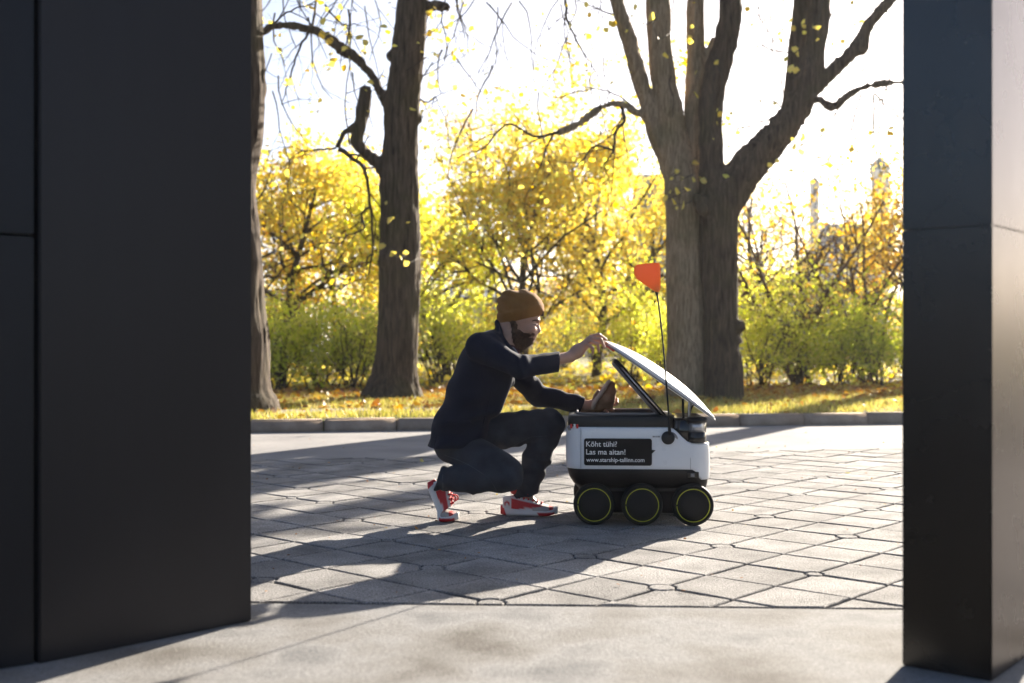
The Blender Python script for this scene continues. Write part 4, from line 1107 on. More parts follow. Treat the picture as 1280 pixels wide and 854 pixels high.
def words(body, u, v, height_px, width_px, y, par, mat, name='lettering'):
    cu = bpy.data.curves.new(name, 'FONT'); cu.body = body; cu.size = 1.0; cu.extrude = 0.0; cu.offset = 0.012
    to = bpy.data.objects.new('tmp', cu); C.objects.link(to); bpy.context.view_layer.update()
    me = bpy.data.meshes.new_from_object(to.evaluated_get(bpy.context.evaluated_depsgraph_get()))
    bpy.data.objects.remove(to); V = np.array([q.co[:] for q in me.vertices]); Fc = [list(q.vertices) for q in me.polygons]
    sx = width_px / RS / (V[:, 0].max() - V[:, 0].min()); sy = height_px / RS / 1.0
    W = np.stack([RX(u) + (V[:, 0] - V[:, 0].min()) * sx, np.full(len(V), y), RZ(v) + V[:, 1] * sy], 1)
    return obj(name, W, Fc, mat, par)
words('Kõht tühi?', 733.6, 558.4, 9.4, 38.5, YN - .0056, stk, M['print'])
words('Las ma aitan!', 733.6, 568.2, 9.4, 49, YN - .0056, stk, M['print'])
words('www.starship-tallinn.com', 733.8, 577.4, 7.4, 72.5, YN - .0056, stk, M['print'])
# faint small print near the flag pivot: strokes too small to read
for k, (u, w) in enumerate(((816.5, 1.6), (818.6, .9), (820.2, 1.2), (822.4, 1.6), (824.4, 1.0))):
    bm_obj('small_mark', box_bm((RX(u), YN - .0018, RZ(546.6)), (RX(u + w), YN + .002, RZ(544.8))), M['r_gasket'], shell)
# vertical seam near the front corner
bm_obj('seam', box_bm((RX(727) - .0008, YN - .0014, RZ(586)), (RX(727) + .0008, YN + .002, RZ(535))), M['r_gasket'], shell)
bm_obj('seam', box_bm((RX(863.5) - .0006, YN - .0012, RZ(587)), (RX(863.5) + .0006, YN + .002, RZ(572))), M['r_gasket'], shell)
# front lamps on the rim's near corner
fx, fy = XL + .028, RC - HW + .020
V, Fc = lathe([(.004, -.002), (.0125, 0), (.0135, .004), (.0135, .02)], (XL + .0125, RC - HW + .033, RZ(536)), (.72, .7, 0), 20); lp_ = obj('camera_eye', V, Fc, M['steel_bright'], robot, True)
V, Fc = lathe([(.002, -.002), (.008, -.0005), (.008, .004)], (XL + .0100, RC - HW + .0305, RZ(536)), (.72, .7, 0), 16); obj('lens', V, Fc, M['clear'], lp_, True)
for u, mt in ((715.0, 'r_red'), (719.2, 'print'), (722.6, 'r_red')):
    xx = RX(u); yy = RC - HW + .003 + max(0, (XL + .09 - xx)) ** 2 * 4.0
    bm_obj('reflector', box_bm((xx - .005, yy - .004, RZ(536.2)), (xx + .005, yy + .01, RZ(530.8)), .001, 1), M[mt], robot)
# rear lamp in the lower body
bm_obj('rear_lamp', box_bm((RX(859), RC - HW - .0015, RZ(597.5)), (RX(874), RC - HW + .02, RZ(589.5)), .004, 2), M['r_gloss'], robot)
bm_obj('lamp_lens', box_bm((RX(863.5), RC - HW - .0035, RZ(596)), (RX(868.5), RC - HW + .01, RZ(591.5)), .002, 2), M['clear'], robot)
# flag: pivot, mast, orange wedge
pv = np.array([RX(835.6), RC - HW - .012, RZ(547.2)])
V, Fc = lathe([(.026, -.004), (.030, -.001), (.031, .004), (.031, .012)], pv, (0, 1, 0), 28); obj('flag_pivot', V, Fc, M['r_rim'], robot, True)
V, Fc = lathe([(.036, .0), (.037, .004), (.037, .010)], pv + [.010, .0095, -.008], (0, 1, 0), 28); obj('pivot_plate', V, Fc, M['r_gasket'], robot, True)
fy = RC - HW - .018
Q = smooth_line(np.array([(RX(837.5), fy, RZ(543)), (RX(835.5), fy, RZ(510)), (RX(830), fy, RZ(440)), (RX(825), fy, RZ(392)), (RX(820.8), fy, RZ(362))]), 18)
V, Fc = tube_arrays([(Q, np.concatenate([[.0075, .007, .0055], np.full(15, .0040)]))], 8); mast = obj('flag_mast', V, Fc, M['r_black'], robot, True)
V, Fc = tube_arrays([(np.array([(RX(821.8), fy, RZ(370)), (RX(820.9), fy, RZ(365)), (RX(820.3), fy, RZ(359))]), np.array([.005, .009, .010]))], 8); obj('flag_socket', V, Fc, M['r_black'], mast, True)
front = [(793, 335), (796, 331.5), (808, 329.8), (818, 329.2), (824, 329.5), (825.6, 333), (826, 361), (824, 365.5), (820, 365.5), (808, 357), (796, 348.5), (793.4, 344)]
V = []
c_ = np.mean(front, axis=0)
for dy, sc in ((-.016, .86), (-.012, 1.0), (.012, 1.0), (.016, .86)):
    for u, v in front:
        q = c_ + (np.array([u, v]) - c_) * sc
        wdg = .35 + .65 * (u - 793) / 33
        V.append((RX(q[0]), fy + dy * wdg, RZ(q[1])))
n = len(front); Fc = [list(range(n))[::-1], [3 * n + k for k in range(n)]]
for i in range(3):
    for k in range(n): Fc.append([i * n + k, i * n + (k + 1) % n, (i + 1) * n + (k + 1) % n, (i + 1) * n + k])
fl_ = obj('flag', V, Fc, M['r_orange'], robot, True)

robot.rotation_euler = (0, 0, R(-3.2)); robot.location.x += 0.010

# ------------------------------------------------------------------ the crouching person
M['skin'] = simple('skin', (0.42, 0.24, 0.165), .5, var=.10, vscale=30, bump=.06, bscale=300)
for nd in M['skin'].node_tree.nodes:
    if nd.type == 'BSDF_PRINCIPLED':
        nd.inputs['Subsurface Weight'].default_value = .12; nd.inputs['Subsurface Radius'].default_value = (.012, .005, .003); nd.inputs['Subsurface Scale'].default_value = 1.0
def cloth(name, col, weave, var=.15, rough=.9, sheen=.0, bump=.25):
    m = simple(name, col, rough, var=var, vscale=14, bump=bump, bscale=weave, spec=.25)
    p = m.node_tree.nodes['Principled BSDF']; p.inputs['Sheen Weight'].default_value = sheen; p.inputs['Sheen Roughness'].default_value = .4
    return m
M['jacket'] = cloth('navy_wool', (0.008, 0.0115, 0.024), 500)
M['jeans'] = cloth('charcoal_denim', (0.034, 0.039, 0.050), 700, var=.3)
M['beanie'] = cloth('ochre_knit', (0.27, 0.128, 0.034), 350, var=.12, sheen=.06, bump=.5)
bt_ = M['beanie'].node_tree
wv = N(bt_, 'ShaderNodeTexWave'); wv.wave_type = 'BANDS'; wv.bands_direction = 'X'; wv.inputs['Scale'].default_value = 55; wv.inputs['Distortion'].default_value = 1.2; wv.inputs['Detail'].default_value = 2
tc_ = N(bt_, 'ShaderNodeTexCoord'); bt_.links.new(tc_.outputs['Object'], wv.inputs['Vector'])
for nd in list(bt_.nodes):
    if nd.type == 'BUMP':
        b2 = N(bt_, 'ShaderNodeBump'); b2.inputs['Strength'].default_value = .6; b2.inputs['Distance'].default_value = .004
        bt_.links.new(wv.outputs['Fac'], b2.inputs['Height']); bt_.links.new(nd.outputs[0], b2.inputs['Normal']); bt_.links.new(b2.outputs[0], bt_.nodes['Principled BSDF'].inputs['Normal'])
M['beard'] = simple('brown_beard', (0.095, 0.050, 0.027), .8, var=.4, vscale=60, bump=.8, bscale=260)
M['shirt'] = cloth('burgundy_shirt', (0.05, 0.012, 0.016), 400)
M['eye'] = simple('dark_eye', (0.015, 0.01, 0.008), .2)
M['tagm'] = simple('dark_tag', (0.05, 0.02, 0.018), .6)
M['button'] = simple('grey_button', (0.08, 0.08, 0.085), .35)
M['shoe_w'] = simple('white_leather', (0.66, 0.65, 0.64), .5, var=.06, vscale=20, bump=.08, bscale=200)
M['shoe_g'] = simple('grey_mesh', (0.38, 0.36, 0.34), .75, var=.12, vscale=40, bump=.3, bscale=500)
M['shoe_r'] = simple('red_leather', (0.42, 0.018, 0.022), .5, var=.12, vscale=30, bump=.08, bscale=200)
def tint_mat(name, rough):
    m = simple(name, (.5, .5, .5), rough, var=.06, vscale=40, bump=.1, bscale=250); nt = m.node_tree; p = nt.nodes['Principled BSDF']
    at = N(nt, 'ShaderNodeAttribute'); at.attribute_name = 'tint'; nt.links.new(at.outputs['Color'], p.inputs['Base Color']); return m
M['shoe_t'] = tint_mat('sneaker_leather', .5)
def set_tint(o, cols):
    ca = o.data.color_attributes.new('tint', 'FLOAT_COLOR', 'POINT')
    ca.data.foreach_set('color', np.concatenate([cols, np.ones((len(cols), 1))], 1).astype(np.float32).ravel())
WHT, RED, GRY = np.array([.62, .61, .60]), np.array([.46, .012, .016]), np.array([.36, .34, .32])
def sst(a, b, x): t = np.clip((x - a) / (b - a), 0, 1); return t * t * (3 - 2 * t)
M['lace'] = simple('red_lace', (0.60, 0.015, 0.025), .7, var=.1, vscale=60)
M['paper'] = simple('brown_paper', (0.30, 0.155, 0.085), .6, var=.2, vscale=25, bump=.35, bscale=60)
M['paper_l'] = simple('pale_paper_edge', (0.45, 0.34, 0.27), .7, var=.12, vscale=25, bump=.2, bscale=60)
YP = 5.62
pxm = YP / F                                               # metres per photo pixel at the person
def H(u, v, dy=0.0):
    """a point of the figure: photo row/column on its mid plane, moved dy towards (-) or away from (+) the viewer"""
    q = P(u, v, YP); return np.array([q[0], YP + dy, q[2]]) * np.array([1, 1, 1])
def HP(u, v, Y): return P(u, v, Y)
person = thing('person', (float(H(600, 0)[0]), YP, 0.0), 'person in ochre beanie, dark blazer and red-white sneakers crouching at the robot', 'person')
k_ = pxm
def f_head(X):
    d = ell(X, H(649, 393), (26 * k_, .074, 26 * k_), R(15))
    d = smin(d, ell(X, H(659, 408), (13 * k_, .058, 19 * k_), R(18)), .02)
    d = smin(d, cone(X, H(650, 419), H(660, 426), 12 * k_, 7 * k_, 1.25), .02)
    d = smin(d, ell(X, H(671, 400.5), (4 * k_, .045, 3.4 * k_)), .012)          # brow
    d = smin(d, cone(X, H(670.5, 403.5), H(673, 412.5), 2.1 * k_, 3.0 * k_), .008)   # nose ridge
    d = smin(d, ell(X, H(671.8, 414.2), (3.2 * k_, .014, 2.7 * k_)), .008)
    d = smin(d, ell(X, H(665.5, 419.2), (3.4 * k_, .022, 1.7 * k_)), .006)      # lips
    d = smin(d, ell(X, H(664.5, 422.4), (3.4 * k_, .019, 1.8 * k_)), .005)
    for s in (-1, 1):
        d = -smin(-d, np.linalg.norm(X - H(672, 405.5, s * .031).astype(np.float32), axis=1) - 4.4 * k_, .008)   # eye socket
        d = smin(d, ell(X, H(668.4, 405.8, s * .030), (2.9 * k_, .013, 2.6 * k_)), .004)   # closed lid
        d = smin(d, ell(X, H(662, 411.5, s * .045), (7 * k_, .016, 5 * k_)), .015)          # cheek
        d = smin(d, ell(X, H(642, 396, s * .074), (4 * k_, .008, 6.5 * k_), R(12)), .006)       # ear
    d = smin(d, cone(X, H(640, 408), H(627, 448), 14.5 * k_, 17 * k_, 1.05), .03)       # neck
    return d
NS, FS = HP(600, 436, 5.43), HP(622, 440, 5.80)            # shoulders: near, far
NE, NW = HP(650, 459, 5.26), HP(713, 446, 5.44)            # near elbow, wrist
FE, FW = HP(672, 494, 5.88), HP(733, 507, 5.78)            # far elbow, wrist
def f_hand_near(X):
    b = lambda u, v, y: HP(u, v, y)
    d = cone(X, NW, b(722, 439, 5.455), .0255, .030, 1.0)
    d = smin(d, cone(X, b(721, 440, 5.46), b(738, 425, 5.475), .026, .020, 1.35), .02)
    def finger(pts, r):
        nonlocal d
        pts = [b(*p) for p in pts]; rr = np.linspace(r, r * .72, len(pts)); e = None
        for a, c, r0, r1 in zip(pts[:-1], pts[1:], rr[:-1], rr[1:]):
            q = cone(X, a, c, r0, r1); e = q if e is None else smin(e, q, .004)
        d = smin(d, e, .007)
    finger([(739, 421, 5.475), (748.5, 418.5, 5.48), (757.5, 424.5, 5.485)], .0098)
    finger([(740, 423.5, 5.455), (751, 424.5, 5.45), (755.5, 434.5, 5.455)], .0096)
    finger([(738.5, 427, 5.436), (747, 430, 5.43), (748.7, 439.5, 5.438)], .0090)
    finger([(735.5, 431, 5.42), (741, 435.5, 5.417), (741, 442.5, 5.425)], .0080)
    finger([(724, 434, 5.49), (739, 428.5, 5.512), (750, 428, 5.51), (758.5, 429.5, 5.50)], .0105)
    return d
def f_hand_far(X):
    b = lambda u, v, y: HP(u, v, y)
    d = cone(X, FW, b(742, 507, 5.785), .025, .028, 1.0)
    d = smin(d, cone(X, b(742, 507, 5.79), b(756, 505, 5.80), .024, .020, 1.0), .02)
    def finger(pts, r):
        nonlocal d
        pts = [b(*p) for p in pts]; rr = np.linspace(r, r * .75, len(pts)); e = None
        for a, c, r0, r1 in zip(pts[:-1], pts[1:], rr[:-1], rr[1:]):
            q = cone(X, a, c, r0, r1); e = q if e is None else smin(e, q, .004)
        d = smin(d, e, .007)
    finger([(756, 500, 5.81), (765, 497, 5.80), (771, 499.5, 5.76), (771.5, 504, 5.735)], .0098)
    finger([(757, 504.5, 5.80), (766, 505, 5.78), (769.5, 506.5, 5.735)], .0096)
    finger([(756, 508.5, 5.79), (764, 511, 5.76), (766.5, 512, 5.725)], .0092)
    finger([(753, 511.5, 5.78), (759, 515, 5.74), (759, 516, 5.715)], .0085)
    finger([(742, 503, 5.77), (744, 495, 5.735), (747.5, 489, 5.70)], .0108)
    return d
def f_limbs(X):
    d = cone(X, HP(578, 540, 5.62), HP(592, 490, 5.62), .07, .09, 1.3)
    d = smin(d, cone(X, HP(592, 490, 5.62), HP(612, 446, 5.62), .095, .080, 1.6), .04)
    d = smin(d, cone(X, NS, NE, .042, .034), .03); d = smin(d, cone(X, NE, NW, .034, .0255), .01)
    d = smin(d, cone(X, FS, FE, .042, .034), .03); d = smin(d, cone(X, FE, FW, .034, .025), .01)
    d = smin(d, cone(X, HP(572, 553, 5.60), HP(632, 592, 5.42), .055, .05), .03); d = smin(d, cone(X, HP(632, 595, 5.41), HP(556, 602, 5.50), .05, .032), .01)
    d = smin(d, cone(X, HP(592, 542, 5.68), HP(688, 528, 5.75), .06, .05), .03); d = smin(d, cone(X, HP(688, 530, 5.75), HP(654, 618, 5.72), .05, .032), .01)
    d = smin(d, cone(X, HP(556, 602, 5.50), HP(552, 622, 5.53), .022, .02), .01); d = smin(d, cone(X, HP(654, 618, 5.72), HP(672, 636, 5.70), .03, .026), .01)
    return d
def grouped(X, parts):
    d = f_limbs(X)
    for f, c, r, k in parts:
        dist = np.linalg.norm(X - np.asarray(c, np.float32), axis=1) - r
        m = dist < .06
        g = np.maximum(dist, .03).astype(np.float32)
        if m.any(): g[m] = f(X[m])
        d = smin(d, g, k)
    return d
bodyf = lambda X: grouped(X, [(f_head, H(648, 410), .20, .02), (f_hand_near, HP(735, 432, 5.46), .13, .008), (f_hand_far, HP(753, 505, 5.77), .13, .008)])
V, Fq = sdf_mesh(bodyf, HP(525, 655, 5.62) * [1, 0, 1] + [0, 5.15, 0], HP(785, 355, 5.62) * [1, 0, 1] + [0, 6.05, 0], .0030)
obj('body', V, Fq, M['skin'], person, True)
# beard and moustache
BPOLY = np.array([H(u, v)[[0, 2]] for u, v in ((637, 400), (645, 402), (648.5, 411), (655, 416.5), (661, 416.8), (667.5, 416.6), (669.5, 419.0), (664, 420.6), (662, 421.6), (667, 423.2), (667, 428), (660, 436), (653, 440), (644, 436), (640, 424))])
def poly2d(x, z, poly):
    d = np.full(len(x), 1e9); inside = np.zeros(len(x), bool); n = len(poly)
    for i in range(n):
        a, b = poly[i], poly[(i + 1) % n]; e = b - a
        t = np.clip(((x - a[0]) * e[0] + (z - a[1]) * e[1]) / (e @ e), 0, 1)
        d = np.minimum(d, np.hypot(x - a[0] - t * e[0], z - a[1] - t * e[1]))
        c = ((a[1] > z) != (b[1] > z)) & (x < (b[0] - a[0]) * (z - a[1]) / (b[1] - a[1] + 1e-12) + a[0]); inside ^= c
    return np.where(inside, -d, d)
def f_beard(X):
    base = smin(f_head(X), cone(X, H(655, 427), H(653.5, 433), 8 * k_, 4.5 * k_, 1.25), .012)
    pd = poly2d(X[:, 0], X[:, 2], BPOLY).astype(np.float32) + (.0045 * vnoise(X * 110) + .002 * vnoise(X * 260)).astype(np.float32)
    d = base - (.0055 * np.clip(-pd / .014, 0, 1)).astype(np.float32) + (.0020 * vnoise(X * 150) + .0012 * vnoise(X * 320)).astype(np.float32)
    return np.maximum(d, pd)
V, Fq = sdf_mesh(f_beard, H(628, 445, -.12), H(682, 392, .12), .0022); brd = obj('beard', V, Fq, M['beard'], person, True)
rgb_ = np.random.default_rng(12); nb_ = vnormals(V, Fq); lines = []
for i in rgb_.integers(0, len(V), 1500):
    a = V[i] - nb_[i] * .001; d = nb_[i] * .45 + np.array([.15, 0, -1.0]) + rgb_.normal(size=3) * .25; d /= np.linalg.norm(d); L = rgb_.uniform(.006, .013)
    lines.append((np.array([a, a + d * L * .5 + nb_[i] * .001, a + d * L]), np.array([.0008, .0007, .0002])))
Vh, Fh = tube_arrays(lines, 3); tag(obj('beard_hair', Vh, Fh, M['beard'], brd, True), kind='stuff')
for s in (-1, 1):
    def drop(pts):
        Q = smooth_line(np.array([H(u, v, 0) for u, v in pts]), 8)
        for q in Q:
            ys = np.linspace(YP - .12, YP, 160); X = np.stack([np.full(160, q[0]), ys, np.full(160, q[2])], 1).astype(np.float32)
            dd = f_head(X); k = np.argmax(dd < 0); q[1] = YP + s * abs((ys[k] if dd[k] < 0 else YP - .02) - YP)
        return Q
    V, Fc = tube_arrays([(drop([(665.5, 405.6), (668.2, 406.6), (671.2, 405.9)]), np.array([.0008, .0016, .0022, .0024, .0024, .0024, .002, .001]))], 6); obj('eye', V, Fc, M['eye'], person, True)
    V, Fc = tube_arrays([(drop([(664.5, 401.8), (668.5, 400.6), (673.0, 401.4)]), np.array([.001, .0028, .0036, .004, .004, .0036, .003, .0015]))], 6); obj('eyebrow', V, Fc, M['beard'], person, True)
# beanie
def f_beanie(X):
    d = ell(X, H(651, 387), (28.5 * k_, .090, 24.5 * k_), R(10))
    d = smin(d, ell(X, H(636, 377.5), (13.5 * k_, .060, 12.5 * k_), R(-25)), .03)
    d = smin(d, cone(X, H(631, 398), H(640, 394), 8 * k_, 14 * k_, 1.4), .03)
    nx, nz = 0.225, .974
    b0 = H(652, 399.8)
    h = (X[:, 0] - b0[0]) * -nx + (X[:, 2] - b0[2]) * nz               # height above the hem line
    band = .0030 * (1 / (1 + np.exp((h - 13.5 * k_) / .0018)))
    d = d - band
    fold = np.sin((X[:, 0] * .45 + X[:, 2] * 1.0) * 120 + 3.0 * vnoise(X * 14)) * .0048 * np.clip((H(662, 0)[0] - X[:, 0]) / .09, 0, 1) * np.clip((h - .05) / .02, 0, 1)
    d = d + fold.astype(np.float32) + (.0022 * vnoise(X * 32)).astype(np.float32)
    return np.maximum(d, -h.astype(np.float32))
V, Fq = sdf_mesh(f_beanie, H(615, 412, -.12), H(688, 354, .12), .0026); bn = obj('beanie', V, Fq, M['beanie'], person, True)
bm = box_bm(H(675.5, 395.2, -.030), H(679.6, 389.2, -.012), .001, 1); bm_obj('tag', bm, M['tagm'], bn)

# jacket
def fold_noise(X, ax_, freq, amp, seed):
    """soft creases running across an axis"""
    ax_ = np.asarray(ax_, float) / np.linalg.norm(ax_)
    s = X @ ax_
    return (amp * np.sin(s * freq + 3.2 * vnoise(X * 9 + seed)) * (0.5 + 0.5 * vnoise(X * 7 + seed + 5))).astype(np.float32)
def f_jacket(X):
    d = cone(X, HP(576, 540, 5.62), HP(593, 490, 5.62), 31 * k_, 32.5 * k_, 1.42)
    d = smin(d, cone(X, HP(593, 490, 5.62), HP(607, 452, 5.615), 32.5 * k_, 32 * k_, 1.42), .03)
    d = smin(d, cone(X, HP(572, 532, 5.62), HP(566, 566, 5.62), 30 * k_, 32 * k_, 1.42), .03)
    d = smin(d, cone(X, HP(612, 430, 5.48), HP(622, 427, 5.75), 14 * k_, 13 * k_), .06)           # yoke
    for s in (-1, 1):                                                                                 # open fronts hanging forward
        d = smin(d, cone(X, H(628, 462, s * .10), H(617, 510, s * .10), 17 * k_, 9 * k_, 1.0), .05)
    arm = cone(X, HP(600, 434, 5.45), NE, .070, .050); arm = smin(arm, cone(X, NE, HP(700, 452.0, 5.40), .050, .0475), .02)
    crease = fold_noise(X, (1, .1, .25), 80, .010, 2) * np.exp(-((X[:, 0] - NE[0]) / .085) ** 2).astype(np.float32)
    arm = arm + crease
    cut = (X[:, 0] - HP(699, 452, 5.41)[0]) * .985 - (X[:, 2] - HP(699, 452, 5.41)[2]) * .03
    arm = np.maximum(arm, cut.astype(np.float32))
    far = cone(X, HP(624, 440, 5.79), FE, .070, .054); far = smin(far, cone(X, FE, HP(731, 507, 5.79), .054, .042), .02)
    far = far + fold_noise(X, (.8, .1, -.5), 75, .0045, 8)
    c2 = (X[:, 0] - HP(728, 507, 5.79)[0]) * .93 - (X[:, 2] - HP(728, 507, 5.79)[2]) * .36
    far = np.maximum(far, c2.astype(np.float32))
    for s in (-1, 1):                                              # collar and lapels
        col = cone(X, H(624, 404, 0), H(625, 421, s * .078), 4.0 * k_, 4.5 * k_); col = smin(col, cone(X, H(625, 421, s * .078), H(641, 441, s * .065), 5 * k_, 4 * k_), .012)
        col = smin(col, cone(X, H(641, 441, s * .065), H(637, 478, s * .045), 4 * k_, 5 * k_), .012)
        d = smin(d, col, .014)
    d = d + fold_noise(X, (.35, .2, -.94), 55, .007, 4) + (.0035 * vnoise(X * 11)).astype(np.float32)
    hem = -((X[:, 2] - H(565, 557.5)[2]) * .995 + (X[:, 0] - H(565, 557.5)[0]) * -.03)
    d = np.maximum(d, hem.astype(np.float32))
    # neck opening
    d = -smin(-d, cone(X, H(640, 404), H(632, 440), 15.5 * k_, 14 * k_, 1.05), .006)
    d = smin(d, arm, .022); d = smin(d, far, .022)
    return d
V, Fq = sdf_mesh(f_jacket, HP(518, 575, 5.62) * [1, 0, 1] + [0, 5.12, 0], HP(740, 392, 5.62) * [1, 0, 1] + [0, 6.05, 0], .0042); jk = obj('jacket', V, Fq, M['jacket'], person, True)
V, Fq = sdf_mesh(lambda X: smin(cone(X, H(630, 446), H(618, 490), .055, .062, 1.3), cone(X, H(633, 436), H(636, 442), .062, .055, 1.1), .02), H(600, 520, -.2), H(665, 425, .2), .006); obj('shirt', V, Fq, M['shirt'], person, True)
for k in range(4):
    V, Fc = lathe([(.002, -.0015), (.0055, -.001), (.006, .001), (.006, .004)], HP(683.5 + 3.0 * k, 451.2 - .3 * k, 5.352), (.05, 1, 0), 12); obj('cuff_button', V, Fc, M['button'], jk, True)
bm = box_bm(H(560, 527, -.004), H(590, 523, .004), .001, 1)
for v in bm.verts: v.co.y = 5.62 - .179 + (v.co.y - YP) - .008
bm_obj('pocket_flap', bm, M['jacket'], jk)
# trousers
# lapel, front edge and back seam lie on the cloth as separate pieces
def on_cloth(pts, dy0, r, name, flat=1.0, par=None, sharp=0.0):
    Q = smooth_line(np.array([H(u, v, 0) for u, v in pts]), 16)
    for q in Q:                                           # drop each point onto the near face of the jacket
        ys = np.linspace(YP - .30, YP + .02, 220); X = np.stack([np.full(220, q[0]), ys, np.full(220, q[2])], 1).astype(np.float32)
        dd = f_jacket(X); k = np.argmax(dd < 0); q[1] = ys[k] if dd[k] < 0 else YP - .12
    rr = r * np.sin(np.linspace(.25, 2.89, 16)) ** .5
    V, Fc = tube_arrays([(Q, rr)], 8); return obj(name, V, Fc, M['jacket'], par or jk, True)
on_cloth([(640, 440), (645, 452), (646, 466)], 0, .006, 'lapel')
M['collar'] = cloth('pale_lapel_strip', (0.22, 0.24, 0.28), 400)  # pale strip inside the lapel; its lit look is put into the colour
Qc = smooth_line(np.array([H(640.5, 434, -.062), H(644.5, 441, -.058), H(648.5, 447, -.045), H(651, 455, -.030)]), 10)
V, Fc = tube_arrays([(Qc, np.array([.004, .007, .009, .010, .010, .010, .009, .008, .006, .003]))], 8); obj('lapel_strip', V, Fc, M['collar'], person, True)
on_cloth([(618, 470), (612, 500), (604, 530), (596, 552)], 0, .0035, 'front_edge')
on_cloth([(548, 540), (546, 550), (545, 558)], 0, .003, 'back_vent')
on_cloth([(598, 418), (607, 430), (609, 446), (604, 458)], 0, .0035, 'sleeve_seam')
def f_trousers(X):
    a = cone(X, HP(566, 555, 5.585), HP(632, 590, 5.42), 24 * k_, 21 * k_)
    a = smin(a, cone(X, HP(634, 594, 5.41), HP(585, 599, 5.46), 20.5 * k_, 17 * k_), .012)
    shin = cone(X, HP(590, 599, 5.46), HP(548, 598, 5.50), 17 * k_, 14.5 * k_) + fold_noise(X, (1, 0, .1), 110, .0075, 3)
    cutn = (HP(546.5, 600, 5.5)[0] - X[:, 0]) * .95 + (HP(546.5, 600, 5.5)[2] - X[:, 2]) * -.30
    shin = np.maximum(shin, cutn.astype(np.float32))
    a = smin(a, shin, .012)
    b = cone(X, HP(590, 545, 5.69), HP(684, 530.5, 5.745), 24 * k_, 20.5 * k_)
    b = smin(b, cone(X, HP(686, 531, 5.75), HP(668, 578, 5.735), 20.5 * k_, 17 * k_), .012)
    s2 = cone(X, HP(670, 575, 5.735), HP(655, 622, 5.72), 17.5 * k_, 14.5 * k_) + fold_noise(X, (.3, 0, 1), 100, .0075, 6)
    cut2 = (HP(655, 620.5, 5.72)[2] - X[:, 2]) * .98 + (X[:, 0] - HP(655, 620.5, 5.72)[0]) * .15
    s2 = np.maximum(s2, cut2.astype(np.float32))
    b = smin(b, s2, .012)
    p = cone(X, HP(572, 550, 5.57), HP(578, 548, 5.68), 23 * k_, 23 * k_)
    d = smin(p, a, .02); d = smin(d, b, .02)
    return d + (.003 * vnoise(X * 18)).astype(np.float32) + fold_noise(X, (.8, .2, .5), 75, .0045, 11)
V, Fq = sdf_mesh(f_trousers, HP(535, 640, 5.62) * [1, 0, 1] + [0, 5.2, 0], HP(725, 500, 5.62) * [1, 0, 1] + [0, 6.0, 0], .0038); tr = obj('trousers', V, Fq, M['jeans'], person, True)

def seam(pts, r, name):
    Q = smooth_line(np.array([H(u, v, 0) for u, v in pts]), 20)
    for q in Q:
        ys = np.linspace(5.25, 5.75, 260); X = np.stack([np.full(260, q[0]), ys, np.full(260, q[2])], 1).astype(np.float32)
        dd = f_trousers(X); k = np.argmax(dd < 0); q[1] = ys[k] if dd[k] < 0 else 5.6
    V, Fc = tube_arrays([(Q, np.full(20, r))], 6); return obj(name, V, Fc, M['seam'], tr, True)
M['seam'] = cloth('denim_seam', (0.075, 0.08, 0.095), 700)
seam([(557, 566), (575, 571), (596, 580), (614, 592), (622, 606)], .0016, 'side_seam')
seam([(556, 588), (556.5, 598), (556, 608)], .0016, 'hem_stitch')
seam([(640, 560), (662, 548), (684, 546)], .0014, 'side_seam')
